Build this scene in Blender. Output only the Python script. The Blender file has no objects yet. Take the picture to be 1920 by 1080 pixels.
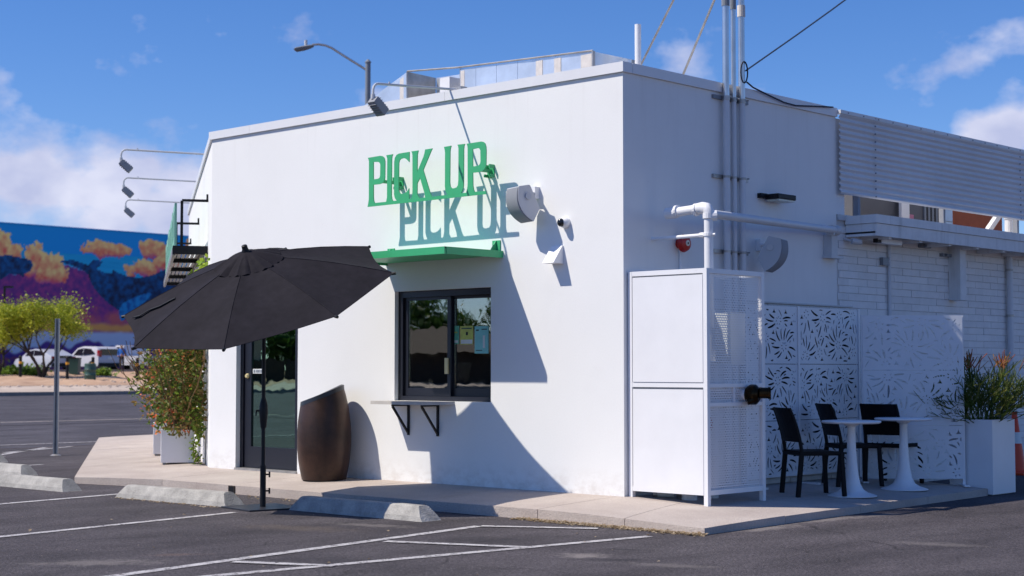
import bpy, bmesh, math, random
from mathutils import Vector, Matrix, noise
R = math.radians
random.seed(7)
scn = bpy.context.scene
col = scn.collection

# ------------------------------------------------------------------ camera
FPX, PITCH, YAW = 2992.6, R(2.9466), R(43.428)
CAM = Vector((9.713, -11.814, 1.20))
cd = bpy.data.cameras.new('camera')
cam = bpy.data.objects.new('camera', cd); col.objects.link(cam)
cam.location = CAM; cam.rotation_euler = (math.pi/2 + PITCH, 0, YAW)
cd.sensor_width = 36; cd.lens = FPX/1920*36; cd.clip_start = 0.1; cd.clip_end = 3000
cd.dof.use_dof = True; cd.dof.focus_distance = 15.6; cd.dof.aperture_fstop = 2.8
scn.camera = cam
FW = Vector((-math.sin(YAW)*math.cos(PITCH), math.cos(YAW)*math.cos(PITCH), math.sin(PITCH)))
RT = Vector((math.cos(YAW), math.sin(YAW), 0)); UP = RT.cross(FW)
def ray(x, y): return FW + RT*((x-960)/FPX) - UP*((y-540)/FPX)
def onY(x, y, v=0.0): d = ray(x, y); return CAM + d*((v-CAM.y)/d.y)
def onX(x, y, v=0.0): d = ray(x, y); return CAM + d*((v-CAM.x)/d.x)
def onZ(x, y, v=0.0): d = ray(x, y); return CAM + d*((v-CAM.z)/d.z)
def atD(x, y, dep): return CAM + ray(x, y)*dep

# ------------------------------------------------------------------ light
SUN = Vector((-.61, -.83, 1.27)).normalized()          # towards the sun
elev = math.asin(SUN.z); azim = math.atan2(SUN.x, SUN.y)
w = bpy.data.worlds.new('World'); scn.world = w; w.use_nodes = True
wn = w.node_tree; wn.nodes.clear()
def N(tree, t, **kw):
    n = tree.nodes.new(t)
    for k, v in kw.items():
        if k.startswith('i_'): n.inputs[int(k[2:])].default_value = v
        else: setattr(n, k, v)
    return n
out = N(wn, 'ShaderNodeOutputWorld'); bg = N(wn, 'ShaderNodeBackground'); bg.inputs[1].default_value = 0.11
sky = N(wn, 'ShaderNodeTexSky', sky_type='NISHITA', sun_disc=False, sun_elevation=elev, sun_rotation=azim % (2*math.pi),
        altitude=700, air_density=1.0, dust_density=0.25, ozone_density=3.0)
tc = N(wn, 'ShaderNodeTexCoord')
def wmath(op, a, b=None, clamp=False):
    n = N(wn, 'ShaderNodeMath', operation=op, use_clamp=clamp)
    for i, v in enumerate((a, b)):
        if v is None: continue
        if isinstance(v, (int, float)): n.inputs[i].default_value = v
        else: wn.links.new(v, n.inputs[i])
    return n.outputs[0]
mp = N(wn, 'ShaderNodeMapping'); mp.inputs['Scale'].default_value = (1, 1, 1.55); mp.inputs['Location'].default_value = (.31, .17, .4)
wn.links.new(tc.outputs['Generated'], mp.inputs[0])
nz = N(wn, 'ShaderNodeTexNoise'); nz.inputs['Scale'].default_value = 13; nz.inputs['Detail'].default_value = 9; nz.inputs['Roughness'].default_value = .56
wn.links.new(mp.outputs[0], nz.inputs['Vector'])
def blob(px, py, sig, amp):
    d = ray(px, py).normalized()
    n = N(wn, 'ShaderNodeVectorMath', operation='DISTANCE'); n.inputs[1].default_value = d
    wn.links.new(tc.outputs['Generated'], n.inputs[0])
    q = wmath('DIVIDE', n.outputs['Value'], sig); q = wmath('POWER', q, 2.0); q = wmath('MULTIPLY', q, -1.0)
    return wmath('MULTIPLY', wmath('EXPONENT', q), amp)
sep = N(wn, 'ShaderNodeSeparateXYZ'); wn.links.new(tc.outputs['Generated'], sep.inputs[0])
# general fair-weather cloud: broad noise, thinning upward; banks along the horizon
nb = N(wn, 'ShaderNodeTexNoise'); nb.inputs['Scale'].default_value = 2.3; nb.inputs['Detail'].default_value = 3
wn.links.new(tc.outputs['Generated'], nb.inputs['Vector'])
s = wmath('MULTIPLY', wmath('SUBTRACT', nb.outputs['Fac'], .72), 2.0)
for a in ((40, 372, .036, .40), (225, 335, .030, .42), (330, 390, .032, .34), (150, 420, .05, .32), (-160, 370, .052, .40), (1870, 262, .026, .42),
          (1965, 262, .027, .42), (1850, 225, .013, .18), (1440, 205, .020, .13), (1300, 205, .012, .09)):
    s = wmath('MAXIMUM', s, blob(*a))
dens = wmath('ADD', s, wmath('MULTIPLY', wmath('SUBTRACT', nz.outputs['Fac'], .5), 1.15))
dens = wmath('MULTIPLY', wmath('SUBTRACT', dens, .10), 4.2, True)
dens = wmath('MULTIPLY', dens, .93)
# cloud tone: whiter where thick, blue-grey in the folds
nz2 = N(wn, 'ShaderNodeTexNoise'); nz2.inputs['Scale'].default_value = 17; nz2.inputs['Detail'].default_value = 5
wn.links.new(mp.outputs[0], nz2.inputs['Vector'])
cr = N(wn, 'ShaderNodeValToRGB'); cr.color_ramp.elements[0].position = .36; cr.color_ramp.elements[0].color = (4.4, 4.7, 6.6, 1)
cr.color_ramp.elements[1].position = .62; cr.color_ramp.elements[1].color = (6.6, 6.7, 8.0, 1)
wn.links.new(nz2.outputs['Fac'], cr.inputs[0])
hs = N(wn, 'ShaderNodeHueSaturation'); hs.inputs['Saturation'].default_value = 1.24; hs.inputs['Value'].default_value = 1.0
wn.links.new(sky.outputs[0], hs.inputs['Color'])
tn = N(wn, 'ShaderNodeMixRGB', blend_type='MULTIPLY'); tn.inputs[0].default_value = 1; tn.inputs[2].default_value = (.78, .845, 1.12, 1); wn.links.new(hs.outputs[0], tn.inputs[1])
mx = N(wn, 'ShaderNodeMixRGB'); wn.links.new(dens, mx.inputs[0]); wn.links.new(tn.outputs[0], mx.inputs[1]); wn.links.new(cr.outputs[0], mx.inputs[2])
wn.links.new(mx.outputs[0], bg.inputs[0]); wn.links.new(bg.outputs[0], out.inputs[0])
sl = bpy.data.lights.new('sun', 'SUN'); sl.energy = 4.7; sl.angle = R(.53); sl.color = (1, .925, .805)
so = bpy.data.objects.new('sun', sl); col.objects.link(so); so.rotation_euler = SUN.to_track_quat('Z', 'Y').to_euler(); so.location = (-20, -27, 42)
scn.view_settings.view_transform = 'Standard'; scn.view_settings.look = 'None'; scn.view_settings.gamma = 1; scn.view_settings.exposure = .13
scn.cycles.max_bounces = 8; scn.cycles.transparent_max_bounces = 16

# ------------------------------------------------------------------ materials
def mat(name, c, rough=.7, metal=0, var=.08, vs=3.0, bump=0, bs=60, c2=None, spec=.5, detail=5, objrand=0, speck=0, specks=300, streak=0):
    m = bpy.data.materials.new(name); m.use_nodes = True; t = m.node_tree; b = t.nodes['Principled BSDF']
    b.inputs['Roughness'].default_value = rough; b.inputs['Metallic'].default_value = metal; b.inputs['Specular IOR Level'].default_value = spec
    g = N(t, 'ShaderNodeNewGeometry'); L = t.links.new
    n = N(t, 'ShaderNodeTexNoise'); n.inputs['Scale'].default_value = vs; n.inputs['Detail'].default_value = detail; n.inputs['Roughness'].default_value = .6
    L(g.outputs['Position'], n.inputs['Vector'])
    r = N(t, 'ShaderNodeValToRGB'); r.color_ramp.elements[0].position = .3; r.color_ramp.elements[1].position = .7
    if c2 is None:
        a = [max(0, x*(1-var)) for x in c]; d = [min(1, x*(1+var)) for x in c]
    else: a, d = c, c2
    r.color_ramp.elements[0].color = (*a, 1); r.color_ramp.elements[1].color = (*d, 1); L(n.outputs['Fac'], r.inputs[0])
    cur = r.outputs[0]
    if speck:
        v = N(t, 'ShaderNodeTexNoise'); v.inputs['Scale'].default_value = specks; v.inputs['Detail'].default_value = 2
        L(g.outputs['Position'], v.inputs['Vector'])
        mr = N(t, 'ShaderNodeMapRange'); mr.inputs[1].default_value = .3; mr.inputs[2].default_value = .7; mr.inputs[3].default_value = 1-speck; mr.inputs[4].default_value = 1+speck
        L(v.outputs['Fac'], mr.inputs[0])
        q = N(t, 'ShaderNodeMixRGB', blend_type='MULTIPLY'); q.inputs[0].default_value = 1; L(cur, q.inputs[1]); L(mr.outputs[0], q.inputs[2]); cur = q.outputs[0]
    if streak:
        mp_ = N(t, 'ShaderNodeMapping'); mp_.inputs['Scale'].default_value = (9, 9, .7); L(g.outputs['Position'], mp_.inputs[0])
        v = N(t, 'ShaderNodeTexNoise'); v.inputs['Scale'].default_value = 1.0; v.inputs['Detail'].default_value = 6; L(mp_.outputs[0], v.inputs['Vector'])
        mr = N(t, 'ShaderNodeMapRange'); mr.inputs[1].default_value = .55; mr.inputs[2].default_value = .8; mr.inputs[3].default_value = 1; mr.inputs[4].default_value = 1-streak
        L(v.outputs['Fac'], mr.inputs[0])
        q = N(t, 'ShaderNodeMixRGB', blend_type='MULTIPLY'); q.inputs[0].default_value = 1; L(cur, q.inputs[1]); L(mr.outputs[0], q.inputs[2]); cur = q.outputs[0]
    if objrand:
        oi = N(t, 'ShaderNodeObjectInfo'); mr = N(t, 'ShaderNodeMapRange'); mr.inputs[3].default_value = 1-objrand; mr.inputs[4].default_value = 1+objrand*.5
        L(oi.outputs['Random'], mr.inputs[0])
        q = N(t, 'ShaderNodeMixRGB', blend_type='MULTIPLY'); q.inputs[0].default_value = 1; L(cur, q.inputs[1]); L(mr.outputs[0], q.inputs[2]); cur = q.outputs[0]
    L(cur, b.inputs['Base Color'])
    if bump:
        n2 = N(t, 'ShaderNodeTexNoise'); n2.inputs['Scale'].default_value = bs; n2.inputs['Detail'].default_value = 6
        L(g.outputs['Position'], n2.inputs['Vector'])
        bp = N(t, 'ShaderNodeBump'); bp.inputs['Strength'].default_value = bump; bp.inputs['Distance'].default_value = .02
        L(n2.outputs['Fac'], bp.inputs['Height']); L(bp.outputs[0], b.inputs['Normal'])
    return m
M = {}
M['stucco'] = mat('white stucco', (.80, .80, .795), .85, var=.02, vs=.8, bump=.05, bs=5, speck=.012, specks=60)
M['stucco_side'] = mat('white stucco side', (.80, .80, .795), .85, var=.025, vs=1.3, bump=.05, bs=5, streak=.04)
def weather(m):
    t = m.node_tree; b = t.nodes['Principled BSDF']; src = b.inputs['Base Color'].links[0].from_socket; g = N(t, 'ShaderNodeNewGeometry'); sx = N(t, 'ShaderNodeSeparateXYZ'); t.links.new(g.outputs['Position'], sx.inputs[0])
    def nz_(scale, vec, detail=6):
        mp_ = N(t, 'ShaderNodeMapping'); mp_.inputs['Scale'].default_value = vec; t.links.new(g.outputs['Position'], mp_.inputs[0]); n = N(t, 'ShaderNodeTexNoise'); n.inputs['Scale'].default_value = scale; n.inputs['Detail'].default_value = detail; n.inputs['Roughness'].default_value = .65; t.links.new(mp_.outputs[0], n.inputs['Vector']); return n.outputs['Fac']
    def mrg(v, a, b_, c, d): q = N(t, 'ShaderNodeMapRange'); q.inputs[1].default_value = a; q.inputs[2].default_value = b_; q.inputs[3].default_value = c; q.inputs[4].default_value = d; t.links.new(v, q.inputs[0]); return q.outputs[0]
    def mul(a, b_): q = N(t, 'ShaderNodeMath', operation='MULTIPLY'); t.links.new(a, q.inputs[0]); t.links.new(b_, q.inputs[1]); return q.outputs[0]
    def mixin(cur, fac, colr): q = N(t, 'ShaderNodeMixRGB'); q.inputs[2].default_value = (*colr, 1); t.links.new(fac, q.inputs[0]); t.links.new(cur, q.inputs[1]); return q.outputs[0]
    cur = src
    cur = mixin(cur, mul(mrg(sx.outputs['Z'], .28, -.02, 0, 1), mrg(nz_(7, (1, 1, 1.6)), .42, .72, 0, .55)), (.46, .40, .35))
    cur = mixin(cur, mul(mrg(sx.outputs['Z'], 2.9, 4.1, 0, 1), mrg(nz_(1, (11, 11, .35)), .56, .78, 0, .22)), (.55, .53, .50))
    cur = mixin(cur, mrg(nz_(.9, (1, 1, 1), 4), .52, .62, 0, .07), (.62, .61, .60))
    cur = mixin(cur, mrg(nz_(38, (1, 1, 1), 2), .735, .76, 0, .30), (.42, .40, .38))
    t.links.new(cur, b.inputs['Base Color'])
weather(M['stucco']); weather(M['stucco_side'])
M['fascia'] = mat('white painted metal', (.74, .74, .76), .4, var=.03, vs=2)
M['whitem'] = mat('white enamel metal', (.80, .80, .82), .38, var=.03, vs=3, speck=.01)
M['wplastic'] = mat('white plastic', (.78, .78, .80), .4, var=.03)
M['brick'] = mat('white painted block', (.78, .77, .765), .75, var=.05, vs=6, bump=.35, bs=45, objrand=.07, streak=.05)
M['mortar'] = mat('white painted joint', (.56, .55, .55), .9, var=.12, vs=9)
M['black'] = mat('black powder coat', (.008, .008, .010), .5, var=.2, spec=.3)
M['blackres'] = mat('black resin', (.005, .005, .007), .6, var=.15, vs=20, spec=.22)
M['darkframe'] = mat('dark bronze aluminium', (.010, .011, .019), .4, var=.1)
M['green'] = mat('green painted steel', (.045, .40, .165), .45, var=.05, vs=6)
M['greenlamp'] = mat('pale green panel', (.28, .60, .44), .4, var=.15, vs=3)
M['galv'] = mat('galvanised sheet', (.74, .76, .78), .38, .75, var=.16, vs=2.5, bump=.12, bs=2.5)
M['galvd'] = mat('weathered galvanised', (.42, .40, .38), .45, .7, var=.25, vs=7)
M['grey'] = mat('grey painted steel', (.20, .22, .25), .45, var=.1)
M['lgrey'] = mat('light grey paint', (.55, .56, .58), .45, var=.05)
M['mgrey'] = mat('mid grey fabric grille', (.24, .25, .28), .7, var=.06)
M['conduit'] = mat('painted conduit', (.62, .63, .66), .42, var=.05)
M['steel'] = mat('bare steel conduit', (.60, .60, .60), .3, .9, var=.12, vs=4)
M['fabric'] = mat('charcoal canvas', (.0185, .0165, .0215), .85, var=.16, vs=3, bump=.35, bs=7, spec=.12, speck=.10, specks=14)
M['fabricd'] = mat('black webbing', (.010, .010, .012), .8)
M['wood'] = mat('weathered counter board', (.52, .49, .46), .6, var=.1, vs=8)
M['urn'] = mat('oxidised steel', (.030, .017, .013), .42, .35, c2=(.085, .042, .028), vs=3.2, bump=.08, bs=40, streak=.35, speck=.12, specks=120)
M['urnlid'] = mat('dark lid', (.02, .022, .03), .35, var=.1)
M['conc'] = mat('broomed concrete', (.40, .335, .30), .9, c2=(.50, .435, .39), vs=1.6, bump=.45, bs=70, speck=.09, specks=60)
M['stopc'] = mat('precast concrete', (.26, .25, .235), .9, c2=(.46, .44, .41), vs=6, bump=.5, bs=60, speck=.12, specks=90)
M['red'] = mat('red enamel', (.45, .015, .01), .35)
M['orange'] = mat('orange pvc', (.75, .06, .015), .45)
M['orangew'] = mat('rust orange wall', (.40, .095, .03), .8, var=.15)
M['brass'] = mat('dark brass', (.030, .017, .007), .3, .9, var=.3, vs=30)
M['brassl'] = mat('brass latch', (.70, .58, .30), .4, .2)
M['dirt'] = mat('desert dirt', (.36, .215, .14), .95, c2=(.56, .38, .25), vs=.9, bump=.5, bs=8)
M['tan'] = mat('tan sidewalk', (.42, .34, .28), .95, c2=(.56, .46, .38), vs=.5)
M['kerb'] = mat('old kerb concrete', (.26, .23, .21), .9, var=.2, vs=2)
M['paint'] = mat('white road paint', (.34, .32, .33), .7, c2=(.56, .54, .54), vs=7, speck=.2, specks=70)
def worn(m, th=.60):
    t = m.node_tree; b = t.nodes['Principled BSDF']; g = N(t, 'ShaderNodeNewGeometry'); n = N(t, 'ShaderNodeTexNoise'); n.inputs['Scale'].default_value = 16; n.inputs['Detail'].default_value = 8; n.inputs['Roughness'].default_value = .75
    t.links.new(g.outputs['Position'], n.inputs['Vector']); mr = N(t, 'ShaderNodeMapRange'); mr.inputs[1].default_value = th-.04; mr.inputs[2].default_value = th+.04; mr.inputs[3].default_value = 1; mr.inputs[4].default_value = 0
    t.links.new(n.outputs['Fac'], mr.inputs[0]); t.links.new(mr.outputs[0], b.inputs['Alpha'])
worn(M['paint'], .575)
M['yellow'] = mat('pale road line', (.50, .43, .36), .7, var=.2, vs=2)
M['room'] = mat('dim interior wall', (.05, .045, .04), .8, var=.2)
M['roof'] = mat('pale roof coat', (.55, .55, .55), .9)
M['bark'] = mat('bark', (.055, .04, .03), .9, var=.3, vs=8)
M['paper'] = mat('paper', (.72, .74, .72), .6)
M['papert'] = mat('teal poster', (.25, .62, .58), .6, var=.1, vs=8)
M['papery'] = mat('yellow poster', (.55, .58, .12), .6, var=.2, vs=12)
M['paperg'] = mat('green flyer', (.06, .36, .22), .6, c2=(.20, .60, .42), vs=25)
M['carwhite'] = mat('white car paint', (.55, .55, .60), .2, var=.01)
M['carsilver'] = mat('silver white car paint', (.46, .48, .55), .22, var=.01)
M['carglass'] = mat('tinted car glass', (.012, .014, .018), .08)
M['tyre'] = mat('rubber', (.015, .015, .016), .8)
M['rim'] = mat('alloy', (.45, .46, .48), .3, .7)
M['tail'] = mat('tail lamp', (.35, .01, .01), .2)
M['dkgreen'] = mat('dark green plastic', (.03, .085, .07), .5)
M['skin'] = mat('skin', (.42, .24, .17), .6)
M['shirt'] = mat('blue shirt', (.01, .12, .45), .8)
M['trousers'] = mat('dark trousers', (.015, .015, .025), .8)
M['hair'] = mat('grey hair', (.2, .17, .14), .8)
M['soil'] = mat('potting soil', (.05, .035, .025), .95)
M['shingle'] = mat('brown shingle', (.085, .06, .045), .9, var=.2, vs=4)
M['adobe'] = mat('tan plaster', (.40, .33, .26), .9)
M['cable'] = mat('black cable', (.02, .02, .03), .6)
M['ledlens'] = mat('pale lens', (.65, .65, .55), .4)
M['cornice'] = mat('chalky white wood', (.72, .72, .72), .8, var=.08, vs=5, streak=.25)

def leafmat(name, c1, c2, c3=None):
    m = bpy.data.materials.new(name); m.use_nodes = True; t = m.node_tree; b = t.nodes['Principled BSDF']
    b.inputs['Roughness'].default_value = .55; b.inputs['Specular IOR Level'].default_value = .3
    g = N(t, 'ShaderNodeNewGeometry'); r = N(t, 'ShaderNodeValToRGB'); t.links.new(g.outputs['Random Per Island'], r.inputs[0])
    r.color_ramp.elements[0].color = (*c1, 1); r.color_ramp.elements[1].color = (*c2, 1)
    if c3: e = r.color_ramp.elements.new(.55); e.color = (*c3, 1)
    t.links.new(r.outputs[0], b.inputs['Base Color'])
    tr = N(t, 'ShaderNodeBsdfTranslucent'); t.links.new(r.outputs[0], tr.inputs[0])
    ms = N(t, 'ShaderNodeMixShader'); ms.inputs[0].default_value = .35
    o = t.nodes['Material Output']; t.links.new(b.outputs[0], ms.inputs[1]); t.links.new(tr.outputs[0], ms.inputs[2]); t.links.new(ms.outputs[0], o.inputs[0])
    return m
M['palo'] = leafmat('palo verde foliage', (.22, .30, .02), (.60, .60, .07), (.38, .43, .035))
M['vine'] = leafmat('vine leaves', (.05, .10, .012), (.36, .20, .07), (.13, .17, .025))
M['vinedry'] = leafmat('dry vine twigs', (.14, .07, .035), (.26, .16, .07))
M['flower'] = leafmat('orange blossoms', (.62, .10, .03), (.75, .25, .10))
M['vinebright'] = leafmat('bright new leaves', (.20, .34, .03), (.40, .50, .06))
M['tree'] = leafmat('dense green leaves', (.03, .08, .012), (.12, .20, .03), (.06, .13, .02))
M['fire'] = leafmat('green pencil stems', (.05, .10, .015), (.22, .22, .05), (.09, .14, .02))
M['firetip'] = leafmat('coral stem tips', (.40, .08, .05), (.48, .26, .08))
M['dryleaf'] = leafmat('fallen leaves', (.30, .21, .12), (.52, .43, .31))
M['weed'] = leafmat('weed tufts', (.10, .20, .02), (.22, .30, .05))

# asphalt: layered noise with worn streaks, grit and a few pale scuffs
def asphalt(name, base, hi, scale=1.0, marks=()):
    m = mat(name, base, .88, c2=hi, vs=.55*scale, bump=.7, bs=90, speck=.55, specks=48, detail=8, spec=.35)
    t = m.node_tree; b = t.nodes['Principled BSDF']; src = b.inputs['Base Color'].links[0].from_socket
    g = N(t, 'ShaderNodeNewGeometry'); mp_ = N(t, 'ShaderNodeMapping'); mp_.inputs['Scale'].default_value = (1.7, .7, 1); mp_.inputs['Rotation'].default_value = (0, 0, R(28))
    n = N(t, 'ShaderNodeTexNoise'); n.inputs['Scale'].default_value = .8; n.inputs['Detail'].default_value = 9; n.inputs['Roughness'].default_value = .7
    t.links.new(g.outputs['Position'], mp_.inputs[0]); t.links.new(mp_.outputs[0], n.inputs['Vector'])
    mr = N(t, 'ShaderNodeMapRange'); mr.inputs[1].default_value = .35; mr.inputs[2].default_value = .75; mr.inputs[3].default_value = .66; mr.inputs[4].default_value = 1.55
    t.links.new(n.outputs['Fac'], mr.inputs[0])
    q = N(t, 'ShaderNodeMixRGB', blend_type='MULTIPLY'); q.inputs[0].default_value = 1; t.links.new(src, q.inputs[1]); t.links.new(mr.outputs[0], q.inputs[2])
    # sparse pale grit
    v = N(t, 'ShaderNodeTexVoronoi'); v.inputs['Scale'].default_value = 26; t.links.new(g.outputs['Position'], v.inputs['Vector'])
    lt = N(t, 'ShaderNodeMath', operation='LESS_THAN'); lt.inputs[1].default_value = .13; t.links.new(v.outputs['Distance'], lt.inputs[0])
    n3 = N(t, 'ShaderNodeTexNoise'); n3.inputs['Scale'].default_value = 1.7; t.links.new(g.outputs['Position'], n3.inputs['Vector'])
    gt = N(t, 'ShaderNodeMath', operation='GREATER_THAN'); gt.inputs[1].default_value = .56; t.links.new(n3.outputs['Fac'], gt.inputs[0])
    mu = N(t, 'ShaderNodeMath', operation='MULTIPLY'); t.links.new(lt.outputs[0], mu.inputs[0]); t.links.new(gt.outputs[0], mu.inputs[1])
    mm = N(t, 'ShaderNodeMath', operation='MULTIPLY'); mm.inputs[1].default_value = .55; t.links.new(mu.outputs[0], mm.inputs[0])
    q2 = N(t, 'ShaderNodeMixRGB'); q2.inputs[2].default_value = (.34, .30, .29, 1); t.links.new(mm.outputs[0], q2.inputs[0]); t.links.new(q.outputs[0], q2.inputs[1])
    cur = q2.outputs[0]
    nd = N(t, 'ShaderNodeTexNoise'); nd.inputs['Scale'].default_value = 9; nd.inputs['Detail'].default_value = 8; nd.inputs['Roughness'].default_value = .7; t.links.new(g.outputs['Position'], nd.inputs['Vector'])
    for (bx, by, rx, ry, rot, amp, cl) in marks:
        sb = N(t, 'ShaderNodeMapping'); sb.vector_type = 'TEXTURE'; sb.inputs['Location'].default_value = (bx, by, 0); sb.inputs['Rotation'].default_value = (0, 0, rot); sb.inputs['Scale'].default_value = (rx, ry, 1e6); t.links.new(g.outputs['Position'], sb.inputs[0])
        ln = N(t, 'ShaderNodeVectorMath', operation='LENGTH'); t.links.new(sb.outputs[0], ln.inputs[0])
        ad = N(t, 'ShaderNodeMath', operation='MULTIPLY_ADD'); t.links.new(nd.outputs['Fac'], ad.inputs[0]); ad.inputs[1].default_value = 2.6; ad.inputs[2].default_value = -1.3
        sm = N(t, 'ShaderNodeMath', operation='ADD'); t.links.new(ln.outputs['Value'], sm.inputs[0]); t.links.new(ad.outputs[0], sm.inputs[1])
        mr_ = N(t, 'ShaderNodeMapRange'); mr_.inputs[1].default_value = 1.05; mr_.inputs[2].default_value = .35; mr_.inputs[3].default_value = 0; mr_.inputs[4].default_value = amp; t.links.new(sm.outputs[0], mr_.inputs[0])
        qq = N(t, 'ShaderNodeMixRGB'); qq.inputs[2].default_value = (*cl, 1); t.links.new(mr_.outputs[0], qq.inputs[0]); t.links.new(cur, qq.inputs[1]); cur = qq.outputs[0]
    wv = N(t, 'ShaderNodeTexNoise'); wv.inputs['Scale'].default_value = 2.5; wv.inputs['Detail'].default_value = 5; t.links.new(g.outputs['Position'], wv.inputs['Vector'])
    wm = N(t, 'ShaderNodeVectorMath', operation='MULTIPLY_ADD'); wm.inputs[1].default_value = (.5, .5, 0); t.links.new(wv.outputs['Color'], wm.inputs[0]); t.links.new(g.outputs['Position'], wm.inputs[2])
    vc = N(t, 'ShaderNodeTexVoronoi', feature='DISTANCE_TO_EDGE'); vc.inputs['Scale'].default_value = .42; t.links.new(wm.outputs[0], vc.inputs['Vector'])
    mc = N(t, 'ShaderNodeMapRange'); mc.inputs[1].default_value = .006; mc.inputs[2].default_value = .0; mc.inputs[3].default_value = 0; mc.inputs[4].default_value = .75; t.links.new(vc.outputs['Distance'], mc.inputs[0])
    mg = N(t, 'ShaderNodeMapRange'); mg.inputs[1].default_value = .48; mg.inputs[2].default_value = .54; t.links.new(n3.outputs['Fac'], mg.inputs[0])
    mq = N(t, 'ShaderNodeMath', operation='MULTIPLY'); t.links.new(mc.outputs[0], mq.inputs[0]); t.links.new(mg.outputs[0], mq.inputs[1])
    qc = N(t, 'ShaderNodeMixRGB'); qc.inputs[2].default_value = (.015, .013, .014, 1); t.links.new(mq.outputs[0], qc.inputs[0]); t.links.new(cur, qc.inputs[1]); cur = qc.outputs[0]
    t.links.new(cur, b.inputs['Base Color'])
    return m
DUST = (.30, .265, .25); OIL = (.022, .02, .024)
def mk(px_, py_, rx, ry, rot, amp, cl): p = onZ(px_, py_, -.15); return (p.x, p.y, rx, ry, rot, amp, cl)
MARKS = [mk(1440,990,.16,.55,0,.55,DUST), mk(1550,975,.12,.5,0,.5,DUST), mk(1650,966,.10,.5,0,.35,DUST), mk(1095,1042,.22,.16,.6,.6,DUST), mk(1150,1050,.30,.10,.7,.7,OIL), mk(1160,1030,.2,.06,.5,.6,OIL),
         mk(900,1012,.5,.3,.4,.5,OIL), mk(650,1052,.6,.35,.4,.45,OIL), mk(560,990,.7,.25,.3,.30,(.16,.12,.09)), mk(190,1055,.5,.2,.9,.35,DUST), mk(330,1040,.25,.08,.9,.35,(.16,.10,.08)), mk(200,1010,.9,.06,1.15,.35,OIL), mk(420,1040,.9,.05,1.2,.30,OIL), mk(1750,1020,.4,.15,.3,.25,DUST), mk(1250,1060,.4,.12,.4,.25,DUST), mk(700,985,.5,.12,.3,.3,DUST)]
M['asphalt'] = asphalt('parking asphalt', (.053, .045, .051), (.081, .071, .078), 1.0, MARKS)
M['street'] = asphalt('street asphalt', (.060, .055, .066), (.085, .078, .092), .4)

def glassmat(name, refl, tint, thru):
    m = bpy.data.materials.new(name); m.use_nodes = True; t = m.node_tree; t.nodes.remove(t.nodes['Principled BSDF'])
    gl = N(t, 'ShaderNodeBsdfGlossy'); gl.inputs['Roughness'].default_value = 0; gl.inputs['Color'].default_value = (*tint, 1)
    tr = N(t, 'ShaderNodeBsdfTransparent'); tr.inputs[0].default_value = (*thru, 1)
    fr = N(t, 'ShaderNodeFresnel'); fr.inputs[0].default_value = 1.5
    mr = N(t, 'ShaderNodeMapRange'); mr.inputs[1].default_value = .04; mr.inputs[2].default_value = .6; mr.inputs[3].default_value = refl; mr.inputs[4].default_value = .95
    t.links.new(fr.outputs[0], mr.inputs[0])
    # slightly wavy pane
    g = N(t, 'ShaderNodeNewGeometry'); n = N(t, 'ShaderNodeTexNoise'); n.inputs['Scale'].default_value = 2.2; t.links.new(g.outputs['Position'], n.inputs['Vector'])
    bp = N(t, 'ShaderNodeBump'); bp.inputs['Strength'].default_value = .02; bp.inputs['Distance'].default_value = .05; t.links.new(n.outputs['Fac'], bp.inputs['Height']); t.links.new(bp.outputs[0], gl.inputs['Normal'])
    ms = N(t, 'ShaderNodeMixShader'); t.links.new(mr.outputs[0], ms.inputs[0]); t.links.new(tr.outputs[0], ms.inputs[1]); t.links.new(gl.outputs[0], ms.inputs[2])
    t.links.new(ms.outputs[0], t.nodes['Material Output'].inputs[0])
    return m
M['glass'] = glassmat('window glass', .24, (.92, .96, .95), (.86, .90, .88))
M['glassdoor'] = glassmat('green tinted door glass', .40, (.55, .88, .76), (.40, .5, .46))

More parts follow.
